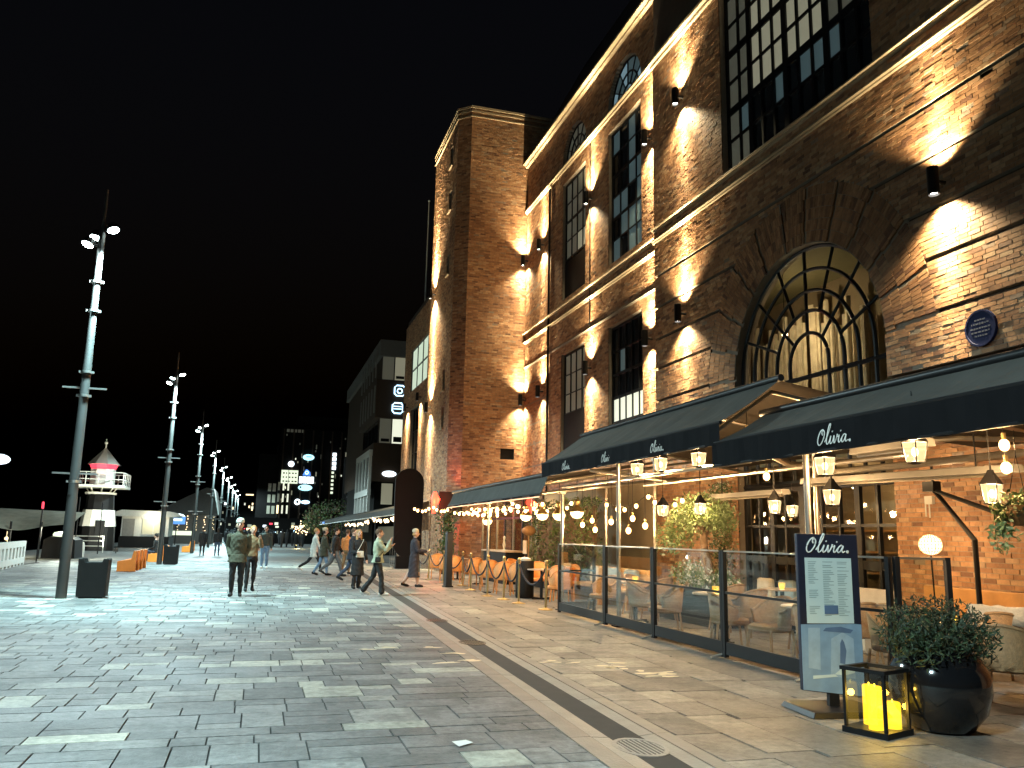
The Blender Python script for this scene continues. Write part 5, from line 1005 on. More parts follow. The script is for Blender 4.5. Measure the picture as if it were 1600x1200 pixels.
# orange bistro chairs of the far terrace
oc0 = tub_chair('orange_chair', 'orange_rattan', 'orange rattan chair right behind the rope, leftmost of three together', group='orange rattan chairs behind the ropes', hb=0.86); oc0.location = (6.45, 23.6, 0); oc0.rotation_euler.z = R_(170)
for x, y, a, l in ((6.55, 22.4, 175, 'orange rattan chair behind the rope, middle of three together'), (6.75, 21.6, 165, 'orange rattan chair behind the rope, rightmost of three together'), (7.4, 22.0, -20, 'orange rattan chair beside the black drum, left side'), (7.2, 19.6, 150, 'orange rattan chair right of the black drum'), (6.8, 18.6, 200, 'orange rattan chair closest to the glass screens'), (6.5, 25.6, 190, 'orange rattan chair just right of the dark square post'), (6.35, 27.6, 160, 'orange rattan chair left of the dark square post, nearest to it'), (6.4, 28.9, 170, 'orange rattan chair left of the dark square post, middle'), (6.3, 30.3, 185, 'orange rattan chair next to the woman in the long coat'), (7.6, 24.6, 30, 'orange rattan chair deep in the far terrace'), (7.7, 20.4, -40, 'orange rattan chair with a yellow cushion')): copy_tree(oc0, None, (x, y, 0), R_(a), l)
for x, y, l in ((7.0, 20.5, 'small table right of the black drum'), (7.2, 23.2, 'small table among the orange chairs'), (7.0, 26.6, 'small table right behind the dark square post'), (6.9, 29.4, 'small table left of the dark square post')): copy_tree(tb0, None, (x, y, 0), None, l, 'small tables of the far terrace')
pc = tag(MB().box((7.7, 20.35, 0.62), (0.4, 0.14, 0.36), 0.5, 0.9).build('yellow_cushion', 'sign_yellow' if 'sign_yellow' in M else 'orange_paint', None, bevel=0.05), 'yellow orange cushion on a chair by the black drum', 'cushion')
fu2 = tag(MB().box((7.25, 19.45, 0.72), (0.42, 0.13, 0.42), 0.5, 0.85).build('beige_blanket', 'cushion_cream', None, bevel=0.05), 'beige blanket over a chair right of the black drum', 'blanket')
dm = thing('black_drum', 'black drum standing between the orange chairs', 'drum', (6.68, 20.9, 0)); b = MB(); b.lathe([(0.22, 0), (0.235, 0.04), (0.235, 0.9), (0.22, 0.93)], 18); b.build('body', 'black_paint', dm, True); b = MB(); b.lathe([(0.15, 0.93), (0.17, 0.98), (0.05, 1.02)], 14); b.build('lid', 'off_white', dm)
st_pts = [(6.24, 25.9), (5.98, 23.8), (5.86, 21.5), (5.95, 20.3), (5.98, 19.15), (6.08, 17.5)]
sn = ['rope post beside the dark square post', 'rope post second from the dark square post', 'rope post third from the dark square post', 'rope post in front of the orange chairs', 'rope post in front of the black drum', 'rope post closest to the glass screens']
for i, (x, y) in enumerate(st_pts):
    t = thing('rope_post', sn[i], 'rope post', (x, y, 0), 0, 'brass rope posts along the far terrace'); b = MB(); b.lathe([(0.16, 0), (0.16, 0.015), (0.05, 0.035), (0.03, 0.05)], 18); b.build('base', 'brass', t, True); b = MB(); b.lathe([(0.026, 0.04), (0.026, 0.93), (0.045, 0.94), (0.045, 0.97)], 12); b.build('shaft', 'brass', t, True); b = MB(); b.ball((0, 0, 1.01), 0.045, 10, 8); b.build('knob', 'brass', t, True)
    if i:
        a, c = Vector((x, y, 0.9)), Vector(st_pts[i-1]+(0.9,)); rp = MB(); P = [a.lerp(c, k/14)-Vector((0, 0, 0.42*4*(k/14)*(1-k/14))) for k in range(15)]; rp.tube(P, 0.022, 8); o = rp.build('velvet_rope', 'rope', None, True); tag(o, 'dark rope sagging to the '+sn[i], 'rope', 'dark ropes between the brass posts')
for i, (x, y) in enumerate(((6.0, 27.6), (5.85, 29.3), (5.7, 31.0))):
    t = thing('rope_post', ('slim rope post left of the dark square post, nearest', 'slim rope post left of the dark square post, second', 'slim rope post beside the woman in the long coat')[i], 'rope post', (x, y, 0), 0, 'slim rope posts before the tower'); b = MB(); b.lathe([(0.14, 0), (0.14, 0.012), (0.03, 0.03)], 14); b.build('base', 'brass', t, True); b = MB(); b.lathe([(0.024, 0.02), (0.024, 0.95)], 8); b.build('shaft', 'brass', t); b = MB(); b.ball((0, 0, 0.99), 0.04, 8, 6); b.build('knob', 'brass', t, True)
    c = (6.24, 25.9) if i == 0 else ((6.0, 27.6), (5.85, 29.3))[i-1]; rp = MB(); a, c = Vector((x, y, 0.9)), Vector(c+(0.9,)); rp.tube([a.lerp(c, k/12)-Vector((0, 0, 0.4*4*(k/12)*(1-k/12))) for k in range(13)], 0.02, 6); tag(rp.build('velvet_rope', 'rope', None, True), ('dark rope right beside the dark square post', 'dark rope before the leftmost orange chairs', 'dark rope beside the woman in the long coat')[i], 'rope')
bp = thing('square_post', 'dark square post standing in front of the far terrace', 'post', (5.62, 25.2, 0)); b = MB(); b.box((0, 0, 0.8), (0.2, 0.2, 1.6), 0.2, 0.92); b.build('shaft', 'bollard', bp, bevel=0.01); b = MB(); b.box((0, 0, 1.62), (0.17, 0.17, 0.04), 0.2); b.build('cap', 'black_metal', bp); b = MB(); b.box((0, 0, 0.02), (0.26, 0.26, 0.04), 0.2); b.build('foot', 'black_metal', bp)
# host desk and glazed front of the far terrace
hd = thing('host_desk', 'black host desk with small figures on top at the back of the far terrace', 'desk', (8.1, 27.9, 0)); b = MB(); b.span((-0.3, -1.4, 0.0), (0.35, 1.4, 1.02)); b.build('body', 'black_paint', hd, bevel=0.01); b = MB(); b.span((-0.36, -1.5, 1.02), (0.4, 1.5, 1.07)); b.build('top', 'tabletop', hd); b = MB(); b.lathe([(0.09, 1.07), (0.03, 1.11), (0.06, 1.25), (0.03, 1.4), (0.05, 1.5), (0.01, 1.55)], 10, (0, -0.2, 0)); b.build('figurine', 'off_white', hd, True)
gf = thing('glazed_front', 'tall glazed front with slim posts at the back of the far terrace', 'glass wall', (9.0, 26.3, 0))
for k in range(8): b = MB(); b.box((0, k*1.1, 1.5), (0.07, 0.06, 3.0)); b.build('post', 'steel' if k % 2 else 'bollard', gf)
for k in range(7): b = MB(); b.span((-0.006, k*1.1+0.04, 0.1), (0.006, k*1.1+1.06, 2.9)); b.build('pane', 'smoke_glass', gf)
for z in (0.06, 2.2, 2.94): b = MB(); b.span((-0.03, 0, z-0.04), (0.03, 7.7, z+0.04)); b.build('rail', 'bollard', gf)
b = MB(); b.span((1.55, -5.5, 0), (1.62, 7.8, 3.2)); b.build('inner_wall', 'interior', gf)
for k in range(9):
    b = MB(); b.span((1.2, k*0.85, 0.3), (1.5, k*0.85+0.18, random.uniform(1.6, 2.4))); b.build('inner_column', random.choice(['interior', 'rustred', 'curtain', 'clad_brown']), gf)
il = thing('inner_lamp', 'warm lamp behind the glazed front of the far terrace', 'lamp', (10.0, 30.0, 2.3)); b = MB(); b.ball((0, 0, 0), 0.1); b.build('bulb', 'bulb_soft', il, True); b = MB(); b.tube([(0, 0, 0.1), (0, 0, 0.9)], 0.008, 5); b.build('cord', 'black_metal', il); light('POINT', 'inner_light', (0, 0, 0), 60, (1, 0.68, 0.34), il, 0.1)
ms = thing('menu_stand', 'small stand with a white sheet behind the far terrace chairs', 'stand', (8.0, 24.9, 0)); b = MB(); b.tube([(0, 0, 0), (0, 0, 1.1)], 0.03, 8); b.lathe([(0.2, 0), (0.2, 0.03)], 12); b.build('pole', 'black_metal', ms); b = MB(); b.box((-0.05, 0, 1.22), (0.03, 0.34, 0.4)); b.build('sheet', 'cushion_cream', ms); b = MB(); b.ball((0, -0.2, 1.72), 0.22, 12, 8, 0.7); b.tube([(0, -0.2, 0), (0, -0.2, 1.6)], 0.02, 6); b.build('lamp_shade', 'rattan', ms, True)

# ------------------------------------------------------------------ plants of the terrace
hg = thing('hedge', 'tall clipped green hedge between glass and wall of the terrace', 'hedge', (8.8, 21.2, 0)); P = rng.uniform(0, 1, (5200, 3)); P = np.stack([(P[:, 0]-0.5)*0.5, P[:, 1]*5.0, 0.45+P[:, 2]*2.2], 1); P[:, 0] += 0.12*np.sin(P[:, 1]*3+P[:, 2]*2); leaves('foliage', P, 0.10, ['leaf_mid', 'leaf_dark', 'leaf_mid', 'leaf_pale'], hg); b = MB(); b.span((-0.3, 0, 0), (0.3, 5.0, 0.45)); b.build('planter', 'black_paint', hg, bevel=0.01)
hs = MB(); hs.span((-0.05, 0.1, 0.45), (0.05, 4.9, 2.4)); hs.build('stem', 'bark', hg)
h2 = thing('climbing_plant', 'narrow green climber on the brick at the foot of the tower', 'plant', (7.3, 33.2, 0)); P = np.stack([rng.normal(0, 0.16, 1100), rng.normal(0, 0.16, 1100), rng.uniform(0.7, 2.5, 1100)], 1); leaves('foliage', P, 0.12, ['leaf_dark', 'leaf_mid'], h2); b = MB(); b.tube([(0, 0, 0), (0.03, 0, 1.2), (-0.02, 0, 2.3)], [0.04, 0.03, 0.015], 6); b.build('stem', 'bark', h2); b = MB(); b.lathe([(0.2, 0), (0.26, 0.5), (0.24, 0.5)], 14); b.build('pot', 'black_paint', h2, True)
ot = thing('olive_tree', 'leafy silver green tree in a planter in the middle of the terrace', 'tree', (8.35, 14.7, 0)); b = MB(); b.tube(catmull([(0.0, -0.35, 0.5), (0, -0.2, 0.95), (0, -0.02, 1.35), (0.02, 0.06, 1.75), (0, 0.1, 2.1)], 4), [0.10]*4+[0.09]*4+[0.075]*4+[0.05]*4+[0.03], 10)
for k in range(7): a = k*0.9; b.tube([(0, 0.03, 1.55+0.05*k), (0.35*math.cos(a), 0.45*math.sin(a), 2.0+0.05*k)], [0.03, 0.008], 6)
b.build('trunk', 'bark', ot, True); leaves('crown', np.concatenate([in_ball(1500, (0, 0.1, 2.08), (0.55, 0.75, 0.42), 0.75), in_ball(700, (0, -0.55, 1.95), (0.35, 0.45, 0.28), 0.8), in_ball(1000, (0.05, 0.85, 1.9), (0.4, 0.6, 0.5), 0.8), in_ball(400, (-0.1, 1.2, 1.55), (0.3, 0.4, 0.35), 0.8)]), 0.085, ['leaf_pale', 'leaf_pale', 'leaf_mid'], ot, aspect=0.4)
b = MB(); b.span((-0.45, -1.1, 0), (0.45, 1.2, 0.62)); b.build('planter', 'black_paint', ot, bevel=0.015); leaves('underplanting', np.concatenate([in_ball(900, (0, -0.35, 0.78), (0.38, 0.75, 0.22), 0.8), in_ball(700, (0, 0.55, 0.85), (0.36, 0.6, 0.3), 0.8)]), 0.07, ['leaf_pale', 'leaf_pale', 'leaf_mid', 'off_white'], ot, up=0.6)
iv = thing('ivy', 'ivy climbing the brick pier left of the glazed doors', 'ivy', (FX-0.03, 17.3, 0)); P = np.stack([rng.uniform(-0.12, 0, 2200), rng.normal(0.2, 0.28, 2200), rng.uniform(0.5, 2.9, 2200)], 1); leaves('foliage', P, 0.07, ['leaf_pale', 'leaf_mid', 'cushion_cream', 'leaf_dark'], iv); b = MB(); b.tube([(-0.02, 0.1, 0), (-0.02, 0.2, 1.2), (-0.02, 0.1, 2.6)], 0.02, 6); b.build('stem', 'bark', iv)
hb_ = thing('hanging_plant', 'pale green trailing plant hanging at the right edge', 'plant', (7.2, 6.5, 1.95)); leaves('foliage', np.concatenate([in_ball(420, (0, 0, -0.02), (0.26, 0.26, 0.16), 0.8), in_ball(260, (-0.12, 0.12, -0.24), (0.12, 0.14, 0.22), 0.9)]), 0.06, ['leaf_pale', 'leaf_mid'], hb_); b = MB(); b.lathe([(0.06, -0.2), (0.15, -0.08), (0.15, 0.0)], 12); b.build('basket', 'rattan', hb_); b = MB(); b.tube([(0.1, 0, 0), (0, 0, 0.5), (0, 0, 0.75)], 0.005, 4); b.tube([(-0.1, 0.05, 0), (0, 0, 0.5)], 0.005, 4); b.build('cord', 'black_metal', hb_)
sa = thing('bent_lamp_stand', 'black bent steel stand before the bare brick wall', 'stand', (9.1, 8.95, 0)); b = MB(); b.tube([(0, 0, 0.02), (0, 0.0, 1.62), (0, 0.66, 2.33)], 0.035, 8); b.tube([(0, 0.62, 2.30), (-0.3, -0.6, 1.98), (-0.45, -1.2, 1.8)], 0.03, 8); b.build('arm', 'black_metal', sa, True); b = MB(); b.box((0, 0.68, 2.36), (0.14, 0.2, 0.14)); b.build('joint', 'black_metal', sa); b = MB(); b.box((0, 0, 0.012), (0.25, 0.25, 0.024)); b.build('base_plate', 'black_metal', sa); b = MB(); b.tube([(0, 0.66, 2.36), (0, 0.66, 2.75)], 0.02, 6); b.build('hanger', 'black_metal', sa)
ws = MB(); ws.span((0, 0, 0), (0.06, 0.16, 0.13)); ws.tube([(-0.02, 0.04, 0), (-0.02, 0.04, -0.22)], 0.012, 5); ws.tube([(-0.02, 0.12, 0), (-0.02, 0.12, -0.2)], 0.012, 5); tag(ws.build('switch_box', 'off_white', None, loc=(10.43, 11.05, 2.2)), 'small white switch box on the bare brick wall', 'switch')
wg = thing('wicker_globe_lamp', 'glowing round wicker lamp before the bare brick wall', 'lamp', (9.75, 10.42, 1.55)); b = MB(); b.ball((0, 0, 0), 0.162, 18, 12, 0.96); b.build('shade', 'wicker_glow', wg, True); b = MB()
for k in range(10): a = k*math.pi/10; b.tube([(0.167*math.cos(t)*math.cos(a), 0.167*math.cos(t)*math.sin(a), 0.160*math.sin(t)) for t in np.linspace(0, 2*math.pi, 21)], 0.006, 4)
for z in (-0.1, -0.05, 0.0, 0.05, 0.1): r = 0.167*math.sqrt(1-(z/0.160)**2); b.tube([(r*math.cos(t), r*math.sin(t), z) for t in np.linspace(0, 2*math.pi, 21)], 0.004, 4)
b.build('cage', 'rattan', wg); b = MB(); b.tube([(0, 0, -0.16), (0.03, 0, -1.55)], 0.012, 6); b.lathe([(0.14, -1.55), (0.14, -1.53)], 12); b.build('stand', 'black_metal', wg); light('POINT', 'glow', (0, 0, 0), 42, (1, 0.66, 0.32), wg, 0.12)
# ------------------------------------------------------------------ menu board, floor lantern, potted shrub
mn = thing('menu_board', 'upright menu board with a white handwritten word and a pale menu sheet', 'menu board', (5.25, 6.92, 0), R_(-7)); w2 = 0.305
b = MB(); b.prism([(-w2, 0.20), (w2+0.02, 0.13), (w2+0.02, 1.63), (-w2, 1.63)], (0, 0, 0), (1, 0, 0), (0, 0, 1), (0, 0.05, 0)); pn = b.build('panel', 'board_navy', mn, bevel=0.006)
b = MB(); b.span((-0.235, -0.004, 0.80), (0.245, -0.001, 1.405)); sh = b.build('menu_sheet', 'sheet', mn)
for c in range(3):
    z = 1.37
    while z > 0.86:
        if random.random() < 0.85:
            b = MB(); b.span((-0.205+c*0.15, -0.0058, z-0.0045), (-0.205+c*0.15+random.uniform(0.05, 0.12), -0.0042, z)); b.build('text_line', 'ink', sh)
        z -= 0.0165
b = MB(); b.span((-0.055, -0.009, 0.885), (0.085, -0.006, 0.965)); b.build('picture', 'board_deep', sh)
b = MB(); b.prism([(-0.30, 0.205), (0.318, 0.137), (0.318, 0.79), (0.25, 0.795), (-0.30, 0.79)], (0, -0.004, 0), (1, 0, 0), (0, 0, 1), (0, 0.003, 0)); po = b.build('poster', 'board_blue', mn)
def flat(poly, m, d): b = MB(); b.prism(poly, (0, -0.004-d, 0), (1, 0, 0), (0, 0, 1), (0, 0.0008, 0)); b.build('print_shape', m, po)
flat([(-0.24, 0.40), (-0.12, 0.38), (-0.11, 0.76), (-0.23, 0.76)], 'board_pale', 0.001); flat([(-0.02, 0.32), (0.23, 0.30), (0.23, 0.66), (0.12, 0.72), (0.0, 0.66)], 'board_pale', 0.0012); flat([(0.08, 0.44), (0.13, 0.43), (0.15, 0.55), (0.13, 0.63), (0.11, 0.66), (0.09, 0.62)], 'board_deep', 0.0024); flat([(0.02, 0.34), (0.10, 0.40), (0.20, 0.42), (0.24, 0.40), (0.22, 0.35), (0.12, 0.33)], 'sheet', 0.0026); flat([(-0.2, 0.30), (0.05, 0.32), (0.02, 0.34), (-0.2, 0.33)], 'sheet', 0.0028); flat([(-0.08, 0.73), (0.20, 0.71), (0.23, 0.74), (0.1, 0.77), (-0.05, 0.76)], 'board_deep', 0.0020); flat([(-0.3, 0.206), (0.315, 0.138), (0.315, 0.26), (-0.3, 0.30)], 'board_blue', 0.0015)
lettering(mn, (-0.235, -0.002, 1.455), (1, 0, 0), (0, 0, 1), 0.46, N=(0, -1, 0), thick=0.05)
b = MB(); b.span((-0.04, 0.0, 0.05), (0.06, 0.05, 0.25)); b.build('stem', 'black_metal', mn); b = MB(); b.box((0.02, 0.02, 0.03), (0.78, 0.62, 0.05), 0, 0.92); b.build('base', 'black_metal', mn, bevel=0.006)
fl = thing('floor_lantern', 'black floor lantern with glass sides and yellow candles inside', 'lantern', (5.06, 6.12, 0), R_(20)); s2 = 0.175
for sx in (-1, 1):
    for sy in (-1, 1): b = MB(); b.span((sx*s2-0.012, sy*s2-0.012, 0.05), (sx*s2+0.012, sy*s2+0.012, 0.50)); b.build('corner_post', 'black_metal', fl)
b = MB(); b.box((0, 0, 0.025), (0.40, 0.40, 0.05)); b.build('base', 'black_metal', fl)
b = MB(); b.span((-0.2, -0.2, 0.5), (0.2, -0.155, 0.53)); b.span((-0.2, 0.155, 0.5), (0.2, 0.2, 0.53)); b.span((-0.2, -0.155, 0.5), (-0.155, 0.155, 0.53)); b.span((0.155, -0.155, 0.5), (0.2, 0.155, 0.53)); b.build('top_frame', 'black_metal', fl)
for k in range(4): q = k*math.pi/2; p = MB(); ca, sa_ = math.cos(q), math.sin(q); p.add([(ca*s2-sa_*u, sa_*s2+ca*u, z) for u, z in ((-0.165, 0.05), (0.165, 0.05), (0.165, 0.5), (-0.165, 0.5))], [(0, 1, 2, 3)]); p.build('pane', 'lantern_glass', fl)
for x, y, h, r in ((-0.10, -0.05, 0.33, 0.06), (0.05, 0.09, 0.31, 0.055), (0.07, -0.10, 0.20, 0.065)):
    b = MB(); b.lathe([(r, 0.052), (r, 0.05+h), (r*0.85, 0.06+h), (r*0.6, 0.045+h)], 16, (x, y, 0)); cn = b.build('candle', 'candle', fl, True); b = MB(); b.ball((x, y, 0.066+h), 0.007, 8, 6, 2.2); b.build('flame', 'candle_core', cn); light('POINT', 'candle_light', (x, y, 0.05+h*0.75), 3.2, (1, 0.60, 0.08), fl, 0.03)
pt = thing('potted_shrub', 'round black glazed pot with a bushy green shrub', 'potted plant', (5.72, 6.12, 0)); b = MB(); b.lathe([(0.20, 0), (0.25, 0.02), (0.36, 0.16), (0.41, 0.34), (0.40, 0.48), (0.34, 0.60), (0.29, 0.64), (0.31, 0.67), (0.28, 0.67), (0.26, 0.60)], 36); b.build('pot', 'pot_black', pt, True); b = MB(); b.lathe([(0.28, 0.58), (0.02, 0.60)], 16); b.build('soil', 'bark', pt); b = MB()
for k in range(14): a = k*0.45*math.pi; b.tube([(0.1*math.cos(a), 0.1*math.sin(a), 0.58), (0.33*math.cos(a), 0.33*math.sin(a), 0.8+0.2*(k % 3)/2)], [0.012, 0.004], 5)
b.build('stems', 'bark', pt); leaves('foliage', np.concatenate([in_ball(3200, (0, 0, 0.80), (0.50, 0.46, 0.30), 0.7), in_ball(900, (-0.25, -0.1, 0.72), (0.25, 0.25, 0.22), 0.8), in_ball(900, (0.28, -0.05, 0.72), (0.24, 0.25, 0.24), 0.8)]), 0.055, ['leaf_pot', 'leaf_pot', 'leaf_dark'], pt, up=0.4, aspect=0.28)
# small things lying about
lt = MB(); lt.add([(0, 0, 0.006), (0.15, 0.02, 0.012), (0.16, 0.13, 0.008), (0.02, 0.12, 0.016)], [(0, 1, 2, 3)]); tag(lt.build('paper_scrap', 'paper', None, loc=(1.55, 6.38, 0), rz=0.4), 'white paper scrap lying on the grey slabs', 'litter')
refl = bpy.data.objects.new('painted_reflections', None); COL.objects.link(refl); tag(refl, 'pale cream painted reflections of light on the paving either side of the drain', None, None, 'structure')  # pale blobs: reflected light put into the paving as colour
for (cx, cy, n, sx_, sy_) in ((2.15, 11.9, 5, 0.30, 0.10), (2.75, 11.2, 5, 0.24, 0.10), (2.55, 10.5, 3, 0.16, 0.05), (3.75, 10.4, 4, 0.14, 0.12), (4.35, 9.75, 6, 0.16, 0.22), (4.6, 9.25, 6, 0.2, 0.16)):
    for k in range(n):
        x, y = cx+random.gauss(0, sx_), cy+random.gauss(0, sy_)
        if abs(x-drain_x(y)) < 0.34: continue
        o = blob('painted_glint', x, y, random.uniform(0.05, 0.16), random.uniform(0.025, 0.07), 'glint_cream', z=0.0045, rot=random.uniform(-0.3, 0.3)); o.parent = refl

# ================================================================== PEOPLE
mat('skin', (0.55, 0.33, 0.24), 0.55, var=0.1); mat('eye', (0.03, 0.02, 0.02), 0.3); mat('lips', (0.38, 0.15, 0.12), 0.5)
for nm, c in dict(cl_black=(0.012, 0.012, 0.013), cl_olive=(0.055, 0.05, 0.028), cl_white=(0.62, 0.62, 0.55), cl_grey=(0.10, 0.105, 0.11), cl_navy=(0.018, 0.022, 0.034), cl_jeans=(0.16, 0.25, 0.36), cl_dkjeans=(0.05, 0.07, 0.11), cl_tan=(0.20, 0.13, 0.065), cl_sage=(0.34, 0.36, 0.25), cl_plum=(0.035, 0.028, 0.035), cl_beige=(0.50, 0.42, 0.30), cl_orange=(0.60, 0.22, 0.06), hair_dark=(0.02, 0.014, 0.01), hair_blond=(0.42, 0.24, 0.10), hair_brown=(0.10, 0.055, 0.03), shoe_white=(0.6, 0.58, 0.54), cl_green=(0.045, 0.055, 0.045)).items():
    mat(nm, c, 0.85, var=0.35, scale=14, bump=0.5, bscale=26)
def ring_prim(rings, n=12):
    """rings: (centre, rx, ry, ax, ay); closed loft with rounded ends"""
    out = []
    for c, rx, ry, ax, ay in rings: out.append([tuple(Vector(c)+Vector(ax)*(rx*math.cos(2*math.pi*k/n))+Vector(ay)*(ry*math.sin(2*math.pi*k/n))) for k in range(n)])
    return out
class Body:
    def __init__(s): s.mb = MB(); s.seg = []; s.names = []
    def mi(s, m):
        if m not in s.names: s.names.append(m)
        return s.names.index(m)
    def limb(s, P, r, m, prio=1.0):
        """tapered capsule chain"""
        P = [Vector(p) for p in P]; d0 = (P[1]-P[0]).normalized(); d1 = (P[-1]-P[-2]).normalized()
        Q = [P[0]-d0*r[0]*0.75, P[0]-d0*r[0]*0.35]+P+[P[-1]+d1*r[-1]*0.35, P[-1]+d1*r[-1]*0.75]; R2 = [r[0]*0.35, r[0]*0.85]+list(r)+[r[-1]*0.85, r[-1]*0.35]
        s.mb.tube(Q, R2, 12)
        for a, b, ra, rb in zip(P[:-1], P[1:], r[:-1], r[1:]): s.seg.append((a, b, ra, rb, 1.0, s.mi(m), prio))
    def trunk(s, rings, m, prio=1.0):
        """rings: (z, cx, cy, rx, ry)"""
        rg = [(rings[0][0]-0.012,)+rings[0][1:3]+(rings[0][3]*0.6, rings[0][4]*0.6)]+list(rings)+[(rings[-1][0]+0.012,)+rings[-1][1:3]+(rings[-1][3]*0.6, rings[-1][4]*0.6)]
        s.mb.loft(ring_prim([((cx, cy, z), rx, ry, (1, 0, 0), (0, 1, 0)) for z, cx, cy, rx, ry in rg], 18))
        for a, b in zip(rings[:-1], rings[1:]): s.seg.append((Vector((a[1], a[2], a[0])), Vector((b[1], b[2], b[0])), a[3], b[3], a[4]/a[3], s.mi(m), -prio))
    def ball(s, c, rx, ry, rz, m, prio=1.0):
        s.mb.lathe([(max(1e-3, math.sin(math.pi*k/8)), -rz*math.cos(math.pi*k/8)) for k in range(9)], 14, c, True, 0, rx, ry)
        s.seg.append((Vector(c)-Vector((0, 0, 0.01)), Vector(c)+Vector((0, 0, 0.01)), rx, rx, ry/rx, s.mi(m), prio))
    def finish(s, name, parent, voxel):
        me = s.mb.mesh(name, s.names); me.materials.clear(); o = bpy.data.objects.new(name, me); COL.objects.link(o)
        rm = o.modifiers.new('remesh', 'REMESH'); rm.mode = 'VOXEL'; rm.voxel_size = voxel
        sm = o.modifiers.new('smooth', 'SMOOTH'); sm.factor = 0.5; sm.iterations = 2
        dg = bpy.context.evaluated_depsgraph_get(); new = bpy.data.meshes.new_from_object(o.evaluated_get(dg)); o.modifiers.clear(); o.data = new
        n = len(new.polygons); C = np.empty(n*3, np.float32); new.polygons.foreach_get('center', C); C = C.reshape(-1, 3); best = np.full(n, 1e9); idx = np.zeros(n, np.int32)
        for a, b, ra, rb, fl, m, pr in s.seg:
            a = np.array(a); b = np.array(b); d = b-a; L2 = max(1e-9, d@d); t = np.clip(((C-a)@d)/L2, 0, 1); q = C-(a+t[:, None]*d); q[:, 1] /= fl
            if pr < 0:      # trunk: flat ends
                tt = ((C-a)@d)/L2; ex = np.maximum(np.maximum(-tt, tt-1), 0)*math.sqrt(L2); q2 = C-(a+tt[:, None]*d); q2[:, 1] /= fl; v = np.maximum((np.linalg.norm(q2, axis=1)-(ra+(rb-ra)*t))/-pr, ex*1.0)
            else: v = (np.linalg.norm(q, axis=1)-(ra+(rb-ra)*t))/pr
            k = v < best; best[k] = v[k]; idx[k] = m
        nv = len(new.vertices); P = np.empty(nv*3, np.float32); new.vertices.foreach_get('co', P); P = P.reshape(-1, 3); NN = np.empty(nv*3, np.float32); new.vertices.foreach_get('normal', NN); NN = NN.reshape(-1, 3)
        vm = np.zeros(nv, bool); cl = np.array([not (q in ('skin', 'eye', 'lips') or q.startswith('hair') or q.startswith('shoe')) for q in s.names]); lv = np.empty(len(new.loops), np.int32); new.loops.foreach_get('vertex_index', lv); lt_ = np.empty(n, np.int32); new.polygons.foreach_get('loop_total', lt_); vm[lv[np.repeat(cl[idx], lt_)]] = True
        x, y, z = P[:, 0], P[:, 1], P[:, 2]; ph = random.uniform(0, 6); f = np.sin(46*z+5*np.sin(11*x+ph)+4*np.sin(9*y))*0.5+np.sin(27*z+16*x+3*np.sin(14*y+ph))*0.5+0.5*np.sin(70*x+40*z+ph)
        P[vm] += NN[vm]*(0.0048*f[vm])[:, None]; new.vertices.foreach_set('co', P.ravel())
        new.materials.clear()
        for m in s.names: new.materials.append(M[m])
        new.polygons.foreach_set('material_index', idx); new.polygons.foreach_set('use_smooth', [True]*n); new.name = name
        o.parent = parent; return o
